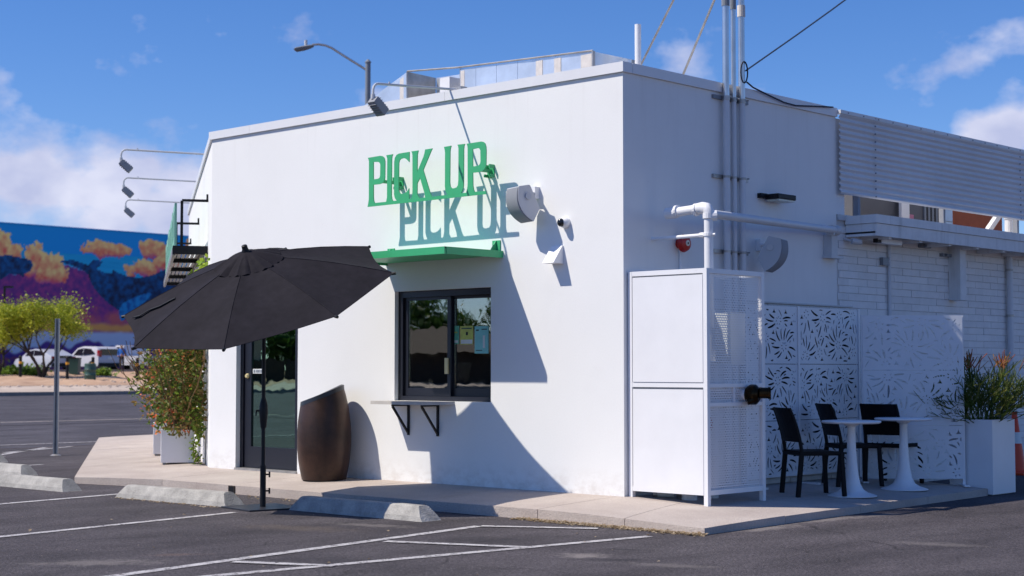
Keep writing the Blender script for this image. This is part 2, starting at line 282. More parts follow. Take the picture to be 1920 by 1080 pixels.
# ------------------------------------------------------------------ mesh helpers
LOC = {}
class MB:
    def __init__(s): s.v = []; s.f = []
    def add(s, vs, fs):
        o = len(s.v); s.v += [Vector(p) for p in vs]; s.f += [[o+i for i in f] for f in fs]; return s
    def box(s, a, b):
        x0, y0, z0 = a; x1, y1, z1 = b
        return s.add([(x0,y0,z0),(x1,y0,z0),(x1,y1,z0),(x0,y1,z0),(x0,y0,z1),(x1,y0,z1),(x1,y1,z1),(x0,y1,z1)],
                     [(3,2,1,0),(4,5,6,7),(0,1,5,4),(1,2,6,5),(2,3,7,6),(3,0,4,7)])
    def obox(s, c, ux, uy, uz, hx, hy, hz, tx=1, ty=1):      # oriented box, centre c; tx,ty taper the top
        c = Vector(c); vs = []
        for k in (-1, 1):
            for i, j in ((-1,-1),(1,-1),(1,1),(-1,1)):
                a, b = (tx, ty) if k > 0 else (1, 1)
                vs.append(c + ux*(i*hx*a) + uy*(j*hy*b) + uz*(k*hz))
        return s.add(vs, [(3,2,1,0),(4,5,6,7),(0,1,5,4),(1,2,6,5),(2,3,7,6),(3,0,4,7)])
    def tube(s, pts, r, n=8, caps=True):
        pts = [Vector(p) for p in pts]; rs = r if isinstance(r, (list, tuple)) else [r]*len(pts)
        rings = []; prev = None
        for i, p in enumerate(pts):
            d = (pts[min(i+1, len(pts)-1)] - pts[max(i-1, 0)]).normalized()
            if prev is None: u = d.orthogonal().normalized()
            else:
                u = prev - d*prev.dot(d); u = u.normalized() if u.length > 1e-6 else d.orthogonal().normalized()
            prev = u; v = d.cross(u)
            rings.append([p + (u*math.cos(2*math.pi*k/n) + v*math.sin(2*math.pi*k/n))*rs[i] for k in range(n)])
        vs = [q for rg in rings for q in rg]; fs = []
        for i in range(len(pts)-1):
            for k in range(n): fs.append((i*n+k, i*n+(k+1)%n, (i+1)*n+(k+1)%n, (i+1)*n+k))
        if caps: fs.append(tuple(range(n-1, -1, -1))); fs.append(tuple((len(pts)-1)*n+k for k in range(n)))
        return s.add(vs, fs)
    def lathe(s, c, prof, n=24, cap=True):
        c = Vector(c); vs = []; fs = []
        for r, z in prof:
            for k in range(n): a = 2*math.pi*k/n; vs.append(c + Vector((r*math.cos(a), r*math.sin(a), z)))
        for i in range(len(prof)-1):
            for k in range(n): fs.append((i*n+k, i*n+(k+1)%n, (i+1)*n+(k+1)%n, (i+1)*n+k))
        if cap: fs.append(tuple(range(n-1, -1, -1))); fs.append(tuple((len(prof)-1)*n+k for k in range(n)))
        return s.add(vs, fs)
    def plate(s, outer, holes, f, thick):     # flat outline with holes; f maps (a,b,depth) -> point
        bm = bmesh.new(); loops = []
        for lp in [outer]+list(holes):
            vs = [bm.verts.new((a, b, 0)) for a, b in lp]; loops.append(vs)
            for i in range(len(vs)): bm.edges.new((vs[i], vs[(i+1) % len(vs)]))
        bmesh.ops.triangle_fill(bm, use_beauty=True, edges=bm.edges[:])
        bm.verts.index_update()
        P = [(v.co.x, v.co.y) for v in bm.verts]; T = [[v.index for v in fc.verts] for fc in bm.faces]; n = len(P)
        vs = [f(a, b, 0) for a, b in P] + [f(a, b, thick) for a, b in P]
        fs = [t for t in T] + [[n+i for i in reversed(t)] for t in T]
        for lp in loops:
            for i in range(len(lp)):
                a, b = lp[i].index, lp[(i+1) % len(lp)].index; fs.append((a, b, n+b, n+a))
        bm.free(); return s.add(vs, fs)
    def build(s, name, material, parent=None, local=False, smooth=False, bevel=0, recalc=True):
        L = Vector((0,0,0)) if (parent is None or local) else LOC.get(parent.name, Vector((0,0,0)))
        me = bpy.data.meshes.new(name); me.from_pydata([tuple(p-L) for p in s.v], [], s.f)
        if recalc or bevel:
            bm = bmesh.new(); bm.from_mesh(me)
            if bevel: bmesh.ops.bevel(bm, geom=[e for e in bm.edges if e.is_manifold and e.calc_face_angle(0) > .5], offset=bevel, segments=2, affect='EDGES', profile=.6)
            if recalc: bmesh.ops.recalc_face_normals(bm, faces=bm.faces[:])
            bm.to_mesh(me); bm.free()
        me.materials.append(M[material] if isinstance(material, str) else material)
        if smooth:
            for p in me.polygons: p.use_smooth = True
            try: me.set_sharp_from_angle(angle=R(40))
            except Exception: pass
        o = bpy.data.objects.new(name, me); col.objects.link(o)
        if parent is not None: o.parent = parent
        LOC[o.name] = L if parent is not None and not local else Vector((0,0,0))
        return o
def tag(o, label=None, cat=None, group=None, kind=None):
    if label: o['label'] = label
    if cat: o['category'] = cat
    if group: o['group'] = group
    if kind: o['kind'] = kind
    return o
def thing(name, label, cat, loc, rz=0, group=None):
    o = bpy.data.objects.new(name, None); col.objects.link(o); o.location = loc; o.rotation_euler = (0, 0, rz); o.empty_display_size = .2
    LOC[o.name] = Vector(loc); return tag(o, label, cat, group)
def copy_tree(o, parent=None):
    c = o.copy(); col.objects.link(c); c.parent = parent
    for ch in o.children: copy_tree(ch, c)
    return c
X, Y, Z = Vector((1,0,0)), Vector((0,1,0)), Vector((0,0,1))
def arc(c, r, a0, a1, n, u, v): return [Vector(c) + u*(r*math.cos(a0+(a1-a0)*i/n)) + v*(r*math.sin(a0+(a1-a0)*i/n)) for i in range(n+1)]

# ================================================================== SETTING
G = -0.15
FO = Vector((-6.62, 0, 0)); FWL = Vector((-.834, .552, 0)); FN = Vector((-.552, -.834, 0))     # street facade: corner, direction, outward normal
def bdist(x, y):
    p = Vector((x, y, 0)); r = p - FO
    if r.dot(FWL) > 0 and r.dot(FN) > 0: return r.dot(FN)
    if x < -6.62: return math.hypot(x+6.62, min(y, 0))
    return math.hypot(max(x, 0), min(y, 0))
def zs(x, y): return -.045*min(bdist(x, y), 2.0)

PX = [1500, -15, -30, -48, -80, -1500]; PZ = [-.22, -.22, -.07, .10, .95, .95]
def sheet(xs, zsl, y0, y1, name, material, ny=2, jit=0):
    m = MB(); vs = []; fs = []
    for i, x in enumerate(xs):
        for j in range(ny+1):
            y = y0+(y1-y0)*j/ny; vs.append((x, y, zsl[i] + (jit*noise.noise((x*.35, y*.35, 3)) if 0 < i < len(xs)-1 else 0)))
    for i in range(len(xs)-1):
        for j in range(ny): a = i*(ny+1)+j; fs.append((a, a+1, a+ny+2, a+ny+1))
    return m.add(vs, fs).build(name, material)
tag(sheet(PX, PZ, -1500, 1500, 'ground', 'dirt'), kind='structure')
lot = tag(MB().add([(70,-90,G),(70,120,G),(-15.5,120,G),(-15.5,-90,G)], [(0,1,2,3)]).build('parking_lot', 'asphalt'), kind='structure')
street = tag(sheet([-15.5, -30, -48], [G+.004, 0.0, .18], -150, 260, 'street', 'street', 40), kind='structure')
kb = MB(); kb.box((-48.25, -150, .05), (-48, 260, .33)); tag(kb.build('kerb', 'kerb'), kind='structure')
tag(sheet([-48.25, -55.5], [.325, .49], -150, 260, 'far_sidewalk', 'tan', 40), kind='structure')
xs_ = [-55.5 - i*1.0 for i in range(25)]
tag(sheet(xs_, [.50+.60*i/24 for i in range(25)], -60, 160, 'dirt_verge', 'dirt', 220, .28), kind='structure')
tag(sheet([-79.3, -130], [1.10, 1.12], -60, 260, 'far_car_park', 'street', 2), kind='structure')
k2 = MB(); k2.box((-79.5, -60, .9), (-79.3, 160, 1.24)); tag(k2.build('car_park_kerb', 'kerb'), kind='structure')

# painted lines (parts of the sheet they lie on)
def line(p, q, wd, name, m, parent, z, seg=10, z2=None):
    p = Vector(p); q = Vector(q); d = (q-p).normalized(); n = Vector((-d.y, d.x, 0))*(wd/2); L = MB(); vs = []; fs = []
    for i in range(seg+1):
        c = p.lerp(q, i/seg); a = random.uniform(.93, 1.07); zz = z if z2 is None else z+(z2-z)*i/seg
        vs += [(c.x+n.x*a, c.y+n.y*a, zz), (c.x-n.x*a, c.y-n.y*a, zz)]
    for i in range(seg): fs.append((2*i, 2*i+1, 2*i+3, 2*i+2))
    return L.add(vs, fs).build(name, m, parent)
ZL = G+.005
for p, q in (((-2.66,-2.56),(-1.85,-7.6)), ((-5.41,-2.0),(-4.6,-6.9)), ((-8.2,-1.4),(-7.4,-6.3)), ((-10.9,.2),(-10.2,-5)),
             ((-.04,-1.93),(.80,-7.4)), ((1.56,-1.58),(.90,-6.6)), ((-13.2,.9),(-15.3,-2))):
    line((*p, 0), (*q, 0), .10, 'parking_line', 'paint', lot, ZL, 24)
ZL2 = G+.0075
for p, q in (((-.02,-1.92),(.86,-1.40)), ((.30,-3.32),(1.40,-2.86)), ((.52,-4.95),(1.22,-4.62)), ((.68,-6.55),(.95,-6.42))):
    line((*p, 0), (*q, 0), .10, 'parking_line', 'paint', lot, ZL2, 10)
for p, q in (((-13.4,.75),(-15.4,2.9)), ((-14.3,1.5),(-15.4,3.4))):
    line((*p, 0), (*q, 0), .11, 'parking_line', 'paint', lot, ZL, 8)
line((-23.85,-20,0), (-23.85,80,0), .16, 'lane_line', 'yellow', street, -.150+8.35*.01034+.075, 4)
line((-16.4,-20,0), (-16.4,80,0), .12, 'lane_line', 'paint', street, G+.022, 4)

# front walk: cast panels that fall away from the building
walk = tag(bpy.data.objects.new('sidewalk', None), kind='structure'); col.objects.link(walk); LOC['sidewalk'] = Vector((0,0,0))
def panel(a, b, c, d, gap=.006, nu=8, nv=6):      # plan quad; a-b inner edge, d-c outer edge
    pts = [Vector((*p, 0)) for p in (a, b, c, d)]; ctr = sum(pts, Vector())/4
    pts = [p + (ctr-p).normalized()*gap for p in pts]; m = MB(); vs = []; fs = []
    for i in range(nu+1):
        for j in range(nv+1):
            u, v = i/nu, j/nv; p = pts[0].lerp(pts[1], u).lerp(pts[3].lerp(pts[2], u), v)
            z = zs(p.x, p.y) + .0012*noise.noise((p.x*2, p.y*2, 1))
            if v > .999: z -= .004; 
            vs.append((p.x, p.y, z))
    for i in range(nu):
        for j in range(nv): k = i*(nv+1)+j; fs.append((k, k+1, k+nv+2, k+nv+1))
    rim = [i*(nv+1) for i in range(nu+1)] + [nu*(nv+1)+j for j in range(1, nv+1)] + [i*(nv+1)+nv for i in range(nu-1, -1, -1)] + [j for j in range(nv-1, 0, -1)]
    n0 = len(vs)
    for k in rim:
        x, y, z = vs[k]; q = Vector((x, y, 0)); out_ = (q-ctr).normalized()*.004
        vs.append((x+out_.x+.008*noise.noise((x*6, y*6, 5)), y+out_.y+.008*noise.noise((x*6, y*6, 9)), -.26))
    for i in range(len(rim)):
        j = (i+1) % len(rim); fs.append((rim[i], rim[j], n0+j, n0+i))
    return m.add(vs, fs).build('concrete_panel', 'conc', walk, smooth=True)
def yo(x): 
    P = [(-7, -1.2), (-5.9, -1.18), (-3.2, -1.19), (-.5, -1.13), (1.81, -1.17)]
    for (a, b), (c, d) in zip(P, P[1:]):
        if a <= x <= c: return b+(d-b)*(x-a)/(c-a)
    return -1.17
def xo(y): return 1.81 - .25*(y+1.17)/5.43
jx = [-5.9, -4.58, -3.02, -1.55, -.08]
for a, b in zip(jx, jx[1:]): panel((a, .1), (b, .1), (b+(.0), yo(b)), (a, yo(a)))
panel((-.08, .1), (.62, .1), (.95, yo(.95)), (-.08, yo(-.08)))
panel((.62, .1), (xo(.1), .1), (1.81, -1.17), (.95, yo(.95)))
jy = [.1, 1.45, 2.85, 4.26]
for a, b in zip(jy, jy[1:]): panel((-.1, b), (-.1, a), (xo(a), a), (xo(b), b))
panel((-6.75, .1), (-5.9, .1), (-5.9, yo(-5.9)), (-7.25, -1.5))
P_ = [FO+FWL*s_ for s_ in (0, 1.9, 3.8, 5.7, 7.6, 9.5, 11.2)]; Q_ = [Vector((-7.25,-1.5,0))] + [p+FN*1.6 for p in P_[1:]]
for i in range(6):
    a, b, c, d = P_[i+1]-FN*.1, P_[i]-FN*.1, Q_[i], Q_[i+1]; panel(a[:2], b[:2], c[:2], d[:2])
# steel drain outlet in the kerb face
dr = thing('drain_outlet', 'small square steel drain outlet in the kerb left of the umbrella pole', 'drain', (-4.56, -1.2, -.1))
m = MB(); m.plate([(-4.62,-.148),(-4.51,-.148),(-4.51,-.062),(-4.62,-.062)], [[(-4.612,-.14),(-4.518,-.14),(-4.518,-.068),(-4.612,-.068)]], lambda a,b,d: Vector((a,-1.193+d,b)), .03); m.build('frame', 'bark', dr)
m = MB(); m.box((-4.611,-1.1915,-.139), (-4.519,-1.188,-.069)); m.build('opening', 'black', dr)

# ================================================================== MAIN BUILDING
B = thing('pickup_building', 'white stucco building with the green pickup sign, awning and service window', 'building', (-3.3, 0, 0))
DX0, DX1, DT = -6.09, -4.91, 2.20; WX0, WX1, WZ0, WZ1 = -3.24, -1.77, .87, 2.06
HT = 4.07
m = MB(); m.plate([(-6.62,-.12),(DX0,-.12),(DX0,DT),(DX1,DT),(DX1,-.12),(0,-.12),(0,HT),(-6.62,HT)], [[(WX0,WZ0),(WX0,WZ1),(WX1,WZ1),(WX1,WZ0)]],
                  lambda a,b,d: Vector((a,d,b)), .25); m.build('front_wall', 'stucco', B)
m = MB(); m.plate([(.25,-.12),(.99,-.12),(.99,1.93),(3.79,1.93),(3.79,HT),(.25,HT)], [], lambda a,b,d: Vector((-d,a,b)), .25); m.build('side_wall', 'stucco_side', B)
m = MB(); m.plate([(0,-.12),(10,-.12),(10,HT),(0,HT)], [], lambda a,b,d: FO+FWL*a-FN*d+Z*b, .25); m.build('street_facade', 'stucco', B)
E10 = FO+FWL*10
m = MB(); m.box((-8.1, 3.54, -.1), (-.25, 3.79, HT)); m.box((-8.1, 3.79, -.1), (-7.85, 9, HT)); m.box((E10.x, 8.8, -.1), (-8.1, 9, HT)); m.box((E10.x, E10.y, -.1), (E10.x+.2, 8.8, HT)); m.build('rear_wall', 'stucco_side', B)
m = MB(); m.plate([(-.26,.26),(-6.5,.26),(E10.x+.3,E10.y+.2),(E10.x+.3,8.7),(-8.0,8.7),(-8.0,3.6),(-.26,3.6)], [], lambda a,b,d: Vector((a,b,3.86+d)), .06); m.build('roof', 'roof', B)
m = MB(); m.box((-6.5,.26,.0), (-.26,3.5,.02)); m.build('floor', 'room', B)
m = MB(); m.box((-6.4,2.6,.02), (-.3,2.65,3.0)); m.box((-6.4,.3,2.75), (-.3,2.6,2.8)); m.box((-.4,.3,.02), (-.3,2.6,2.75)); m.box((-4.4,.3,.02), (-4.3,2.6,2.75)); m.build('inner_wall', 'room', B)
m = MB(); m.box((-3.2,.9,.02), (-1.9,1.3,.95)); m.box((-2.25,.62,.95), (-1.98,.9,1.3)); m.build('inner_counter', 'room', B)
# metal fascia round the roof edge, in lengths
for a, b in ((-6.66, -5.84), (-5.836, -2.44), (-2.436, .024)):
    m = MB(); m.box((a, -.026, HT+.002), (b, .12, HT+.10)); m.build('fascia_panel', 'fascia', B)
for a, b in ((.124, 1.93), (1.934, 3.795)):
    m = MB(); m.box((-.12, a, HT+.002), (.026, b, HT+.10)); m.build('fascia_panel', 'fascia', B)
for a, b in ((.04, 4.0), (4.004, 7.8), (7.804, 10)):
    m = MB(); c = FO+FWL*((a+b)/2)-FN*.045+Z*(HT+.051); m.obox(c, FWL, FN, Z, (b-a)/2, .073, .049); m.build('fascia_panel', 'fascia', B)
m = MB(); m.box((.0, 1.02, 1.915), (.012, 4.1, 1.932)); m.build('plaster_stop', 'lgrey', B)
# corner bead
m = MB(); m.box((-.02, .0, -.05), (.006, .02, HT)); 

# ---- door
door = MB(); DY = .085
door.plate([(DX0+.06,.03),(DX1-.06,.03),(DX1-.06,DT-.06),(DX0+.06,DT-.06)], [[(DX0+.19,.28),(DX0+.19,2.02),(DX1-.15,2.02),(DX1-.15,.28)]], lambda a,b,d: Vector((a,DY+d,b)), .05)
door = door.build('door', 'darkframe', B); door['label'] = 'dark framed glass door left of the brown bin'
m = MB(); m.plate([(DX0,-.04),(DX1,-.04),(DX1,DT),(DX0,DT)], [[(DX0+.055,.028),(DX0+.055,DT-.055),(DX1-.055,DT-.055),(DX1-.055,.028)]], lambda a,b,d: Vector((a,DY-.02+d,b)), .11); m.build('frame', 'darkframe', door)
m = MB(); m.box((DX0+.191,DY+.018,.281), (DX1-.151,DY+.024,2.019)); m.build('pane', 'glassdoor', door)
m = MB(); m.lathe((0,0,0), [(.03,0),(.03,.012),(.02,.03)], 14); 
for v in m.v: v.xyz = Vector((DX0+.125, DY-.003-v.z, 1.13+v.x)) + Vector((v.y,0,0))
m.build('lock', 'brassl', door)
for zz in (.12, 1.02, 1.95):
    m = MB(); m.tube([(DX1-.052, DY-.012, zz), (DX1-.052, DY-.012, zz+.12)], .018, 8); m.build('hinge', 'black', door)
m = MB(); m.box((DX0+.2,DY+.0145,1.16), (DX0+.40,DY+.0165,1.215)); 
st = m.build('notice', 'paper', door)
m = MB()
for a, b in ((.215, .25), (.265, .30), (.305, .335), (.345, .385)): m.box((DX0+a,DY+.0125,1.17), (DX0+b,DY+.014,1.205))
m.build('notice_print', 'grey', door)
m = MB(); m.box((DX0-.0,-.02,-.03), (DX1+.0,.2,.022)); m.build('threshold', 'galvd', door)

# ---- service window
WY = .055
wnd = MB(); wnd.plate([(WX0,WZ0),(WX1,WZ0),(WX1,WZ1),(WX0,WZ1)], [[(WX0+.07,WZ0+.05),(WX0+.07,WZ1-.07),(WX1-.04,WZ1-.07),(WX1-.04,WZ0+.05)]], lambda a,b,d: Vector((a,WY+d,b)), .12)
wnd = wnd.build('window', 'darkframe', B); wnd['label'] = 'dark framed sliding service window'
MXW = -2.49
for nm, a, b, yy in (('sash', WX0+.072, MXW+.04, WY+.03), ('sash', MXW-.0, WX1-.042, WY+.065)):
    m = MB(); z0, z1 = WZ0+.052, WZ1-.072
    m.plate([(a,z0),(b,z0),(b,z1),(a,z1)], [[(a+.055,z0+.085),(a+.055,z1-.03),(b-.05,z1-.03),(b-.05,z0+.085)]], lambda p,q,d: Vector((p,yy+d,q)), .032); m.build('sash', 'darkframe', wnd)
    m = MB(); m.box((a+.056,yy+.012,z0+.086), (b-.051,yy+.017,z1-.031)); m.build('pane', 'glass', wnd)
m = MB(); m.box((MXW-.035, WY+.012, 1.16), (MXW+.015, WY+.029, 1.33)); m.build('latch', 'brassl', wnd)
def sheet_poster(x0, x1, z0, z1, mt, label, extra=()):
    o = thing('poster', label, 'poster', ((x0+x1)/2, WY+.074, z0))
    m = MB(); m.box((x0, WY+.0735, z0), (x1, WY+.0750, z1)); m.build('sheet', mt, o)
    for (a, b, c, d, mm) in extra:
        m = MB(); m.box((x0+a*(x1-x0), WY+.0722, z0+c*(z1-z0)), (x0+b*(x1-x0), WY+.0733, z0+d*(z1-z0))); m.build('print', mm, o)
def pw(px_, py_): p = onY(px_, py_, WY+.074); return p
a, b = pw(847, 645), pw(860.5, 611); sheet_poster(a.x, b.x, a.z, b.z, 'paperg', 'narrow green flyer in the service window next to the middle bar', ((.1,.9,.06,.2,'paper'), (.15,.8,.6,.68,'papery')))
a, b = pw(863, 646), pw(887, 611); sheet_poster(a.x, b.x, a.z, b.z, 'papery', 'yellow green poster between two papers in the service window', ((.05,.95,.04,.26,'paper'), (.45,.6,.5,.68,'black'), (.1,.9,.84,.9,'dkgreen')))
a, b = pw(890, 663), pw(916, 611); sheet_poster(a.x, b.x, a.z, b.z, 'papert', 'pale teal printed sheet at the right edge of the service window', ((.6,.75,.2,.66,'paper'), (.1,.3,.82,.88,'dkgreen'), (.5,.9,.86,.9,'dkgreen'), (.1,.55,.1,.13,'dkgreen')))

# ---- reflected neighbourhood
F_ = thing('board_fence', 'brown board fence mirrored in the glass door', 'fence', (-66, -41, G)); fu = Vector((.61,-.79,0)); fc = Vector((-60,-44,G))
for k in range(24):
    m = MB(); m.obox(fc+fu*(-22+k*1.0)+Z*.95, fu, Vector((.79,.61,0)), Z, .47, .03, .95); m.build('board_panel', 'bark', F_)
H2 = thing('tan_house', 'tan house with a small dark window mirrored in the glass door', 'house', (-72, -50, G)); hc2 = Vector((-70,-38,G))
m = MB(); m.obox(hc2+Z*1.8, fu, Vector((.79,.61,0)), Z, 9, 4, 1.8); m.build('wall', 'adobe', H2); m = MB(); m.obox(hc2+Z*4.1, fu, Vector((.79,.61,0)), Z, 9.6, 4.6, .5, .6, .1); m.build('roof', 'shingle', H2)
m = MB(); m.obox(hc2+fu*3+Vector((.79,.61,0))*4.02+Z*2.6, fu, Vector((.79,.61,0)), Z, .6, .05, .4); m.build('window', 'carglass', H2)
# behind the viewer: a low house and trees across the lot
H = thing('low_house', 'tan low house with brown hipped roof mirrored in the service window', 'house', (-55, -52, G))
u = Vector((.695,-.72,0)); v_ = Vector((.72,.695,0)); hc = Vector((-56.4,-52,G))
m = MB(); m.obox(hc+Z*1.2, u, v_, Z, 6.2, 4, 1.2); m.build('wall', 'bark', H)
m = MB(); m.obox(hc+Z*3.1, u, v_, Z, 7.2, 4.8, .75, .08, .05); m.build('roof', 'shingle', H)
for k in (-3, 1, 4):
    m = MB(); m.obox(hc+u*k+v_*4.02+Z*1.3, u, v_, Z, .6, .04, .5); m.build('window', 'carglass', H)

# ================================================================== THINGS ON THE FRONT WALL
SY = -.28
def c1(x, y): p = onY(680+x/8.307, 270+y/8.307, SY); return (p.x, p.z)
def c2(x, y): p = onY(800+x/8.307, 255+y/8.307, SY); return (p.x, p.z)
def rnd(pts, closed=True, n=2):                 # soften corners a little (Chaikin)
    return pts
o1 = [(80,215),(270,183),(300,188),(322,203),(338,230),(345,280),(343,520),(337,560),(322,592),(300,610),(260,625),(165,635),(165,830),(172,890),(185,918),(365,900),(378,830),(382,230),(376,205),(365,175),(467,158),
      (455,190),(450,230),(445,800),(453,855),(468,888),(530,880),(510,860),(497,830),(487,780),(490,280),(500,215),(525,170),(565,148),(725,122),(722,282),(700,255),(680,235),(655,222),(630,220),(595,230),(570,255),(560,300),(557,700),(563,735),(578,765),(600,778),(640,772),(672,755),(700,725),(718,690),(720,855),(757,848),(768,800),(775,750),(775,180),(770,145),(757,115),(865,100),(855,140),(850,170),(846,440),(945,200),(962,140),(972,85),(1083,68),(1060,115),(1040,165),(940,405),(1045,750),(1060,790),(1078,822)]
o2 = [(325,915),(305,885),(290,850),(283,780),(285,260),(280,215),(268,170),(380,150),(368,190),(362,240),(357,720),(365,785),(385,812),(420,815),(465,800),(485,765),(493,690),(495,200),(490,165),(478,135),(592,122),(580,155),(575,195),(572,760),(566,810),(553,850),(530,892),(615,882),(630,820),(637,760),(637,190),(633,155),(622,120),(850,85),(880,92),(905,115),(920,160),(925,230),(922,440),(917,475),(900,510),(870,540),(820,560),(715,572),(718,770),(727,825),(742,870),(920,855),(920,905),(0,1005)]
o3 = [(75,980),(88,910),(95,860),(97,270),(90,240)]
outer = [c1(*p) for p in o1]+[c2(*p) for p in o2]+[c1(*p) for p in o3]
holes = [[c1(*p) for p in ((165,280),(235,277),(258,287),(270,305),(274,330),(270,490),(265,515),(252,534),(225,543),(165,550))],
         [c1(*p) for p in ((848,610),(892,525),(960,760),(972,832),(880,846),(860,805),(845,760))],
         [c2(*p) for p in ((715,205),(715,475),(790,465),(815,452),(830,430),(838,395),(835,225),(825,200),(805,187),(790,187))]]
sg = thing('pickup_sign', 'green cut metal letters reading PICK UP standing off the white wall', 'sign', (-2.75, -.28, 3.0))
m = MB(); m.plate(outer, holes, lambda a,b,d: Vector((a, SY+d, b)), .012); m.build('lettering', 'green', sg)
for px_, py_ in ((751, 345), (921, 322)):
    p = onY(px_, py_, 0); br = MB(); br.box((p.x-.05,-.008,p.z-.06), (p.x+.05,0.001,p.z+.07)); br.box((p.x-.05,-.075,p.z+.03), (p.x-.035,-.008,p.z+.07)); br.box((p.x+.035,-.075,p.z+.03), (p.x+.05,-.008,p.z+.07))
    br.box((p.x-.05,-.06,p.z-.06), (p.x-.035,-.008,p.z-.03)); br.box((p.x+.035,-.06,p.z-.06), (p.x+.05,-.008,p.z-.03)); br.box((p.x-.016,SY+.014,p.z-.012), (p.x+.016,-.008,p.z+.022)); br.build('bracket', 'green', sg)

AX0, AX1, AD = -3.38, -1.60, .83
aw = thing('awning', 'thin flat green metal awning over the service window', 'awning', ((AX0+AX1)/2, 0, 2.36))
m = MB(); m.box((AX0, -AD, 2.405), (AX1, 0, 2.42)); m.build('top_sheet', 'green', aw)
m = MB(); m.box((AX0, -AD-.006, 2.352), (AX1, -AD+.02, 2.424)); m.box((AX1-.02, -AD+.021, 2.352), (AX1+.006, 0, 2.424)); m.box((AX0-.006, -AD+.021, 2.352), (AX0+.02, 0, 2.424)); m.build('edge_frame', 'green', aw)
m = MB(); m.box((AX0+.022, -AD+.022, 2.375), (AX1-.022, -.001, 2.383)); m.build('soffit_sheet', 'green', aw)
for xx in (AX0+.08, AX1-.09):
    m = MB(); m.plate([(0,2.424),(-.10,2.424),(-.02,2.53),(0,2.53)], [], lambda a,b,d: Vector((xx+d,a,b)), .012); m.box((xx-.05,-.012,2.426), (xx+.06,.001,2.535)); m.build('bracket', 'green', aw)

ct = thing('counter_shelf', 'narrow wall shelf on two black brackets below the service window', 'shelf', (-2.8, 0, .84))
m = MB(); m.plate([(-3.26,0),(-3.26,-.33),(-2.46,-.33),(-2.34,-.10),(-2.30,0)], [], lambda a,b,d: Vector((a,b,.835+d)), .035); m.build('board', 'wood', ct)
for px_ in (767, 822):
    xx = onY(px_, 790, 0).x; m = MB(); m.box((xx-.012,-.25,.815), (xx+.012,0,.834)); m.box((xx-.012,-.02,.50), (xx+.012,0,.815)); m.obox(Vector((xx,-.128,.668)), X, Vector((0,-.62,.78)).normalized(), Vector((0,.78,.62)).normalized(), .011, .185, .010); m.build('bracket', 'black', ct)

def speaker(label, c, fwd, wallp, side):
    t = thing('wall_speaker', label, 'speaker', c); f = Vector(fwd).normalized(); s_ = Z.cross(f).normalized(); u = f.cross(s_)
    c = Vector(c); prof = [(-.10,.14),(-.09,.155)]+[(.118-.075*((v_+.0)/.19)**2*1.0, v_) for v_ in [.19-.38*i_/12 for i_ in range(13)]]+[(-.09,-.115),(-.10,-.10)]
    m = MB(); vs = []; 
    for k, wd in ((-1, 1), (1, 1)):
        for a, b in prof: vs.append(c + f*a + u*b + s_*(k*(.125 if a > 0 else .085)))
    n = len(prof); m.add(vs, [tuple(range(n-1,-1,-1)), tuple(range(n, 2*n))]+[(i, (i+1)%n, n+(i+1)%n, n+i) for i in range(n)]); m.build('cabinet', 'lgrey', t, smooth=True)
    m = MB(); vs = []; g = prof[2:15]
    for a, b in g: vs += [c+f*(a+.012)+u*b*.97+s_*(-.117), c+f*(a+.012)+u*b*.97+s_*.117, c+f*(a-.01)+u*b*.97+s_*(-.119), c+f*(a-.01)+u*b*.97+s_*.119]
    fs = []
    for i in range(len(g)-1):
        k = 4*i; fs += [(k,k+1,k+5,k+4),(k,k+4,k+6,k+2),(k+1,k+3,k+7,k+5)]
    k = 4*(len(g)-1); fs += [(0,2,3,1),(k,k+1,k+3,k+2)]
    m.add(vs, fs).build('grille', 'mgrey', t, smooth=True)
    wp = Vector(wallp); m = MB(); a = c + s_*(.10*side) + u*.06 - f*.02; m.tube([wp, wp.lerp(a, .6)+Z*.02, a], .016, 8); m.obox(wp, X, Y, Z, .04, .04, .06); m.build('bracket', 'wplastic', t)
    m = MB(); m.tube([a - s_*.02*side, a + s_*.02*side], .035, 14); m.build('knob', 'lgrey', t)
speaker('light grey wall speaker on the sunlit wall right of the green letters', onY(982, 381, -.20), (-.30,-.90,-.46), onY(1004, 362, -.02)+Vector((0,-.01,0)), 1)
speaker('light grey wall speaker on the shaded side wall above the cage', onX(1448, 476, .22), (.90,.30,-.48), onX(1424, 460, .02), -1)

cm = thing('dome_camera', 'small white dome security camera with black eye right of the speaker', 'camera', onY(1062, 418, 0))
p = onY(1062, 418, 0); m = MB(); m.lathe((0,0,0), [(.055,0),(.055,.03),(.045,.06),(.03,.075)], 18)
for v in m.v: v.xyz = (p.x+v.x, -v.z, p.z+v.y)
m.build('housing', 'wplastic', cm, smooth=True)
m = MB(); m.lathe((0,0,0), [(.042,0),(.041,.018),(.034,.036),(.018,.048),(.002,.051)], 16)
q = Vector((-.45,-.75,-.1)).normalized(); bq = q.to_track_quat('Z','Y')
for v in m.v: v.xyz = Vector((p.x,-.062,p.z)) + bq @ v.copy()
m.build('eye', 'carglass', cm, smooth=True)
vh = thing('vent_hood', 'small white wedge shaped vent hood low on the wall below the dome camera', 'vent', onY(1048, 480, 0))
p = onY(1048, 478, 0); m = MB(); m.add([(p.x-.09,0,p.z+.09),(p.x+.06,0,p.z+.09),(p.x-.09,-.015,p.z+.09),(p.x+.06,-.015,p.z+.09),(p.x-.09,0,p.z-.09),(p.x+.06,0,p.z-.09),(p.x-.09,-.15,p.z-.085),(p.x+.06,-.15,p.z-.085)],
    [(0,1,3,2),(2,3,7,6),(0,2,6,4),(1,5,7,3),(0,4,5,1),(4,6,7,5)]); m.build('hood', 'whitem', vh)

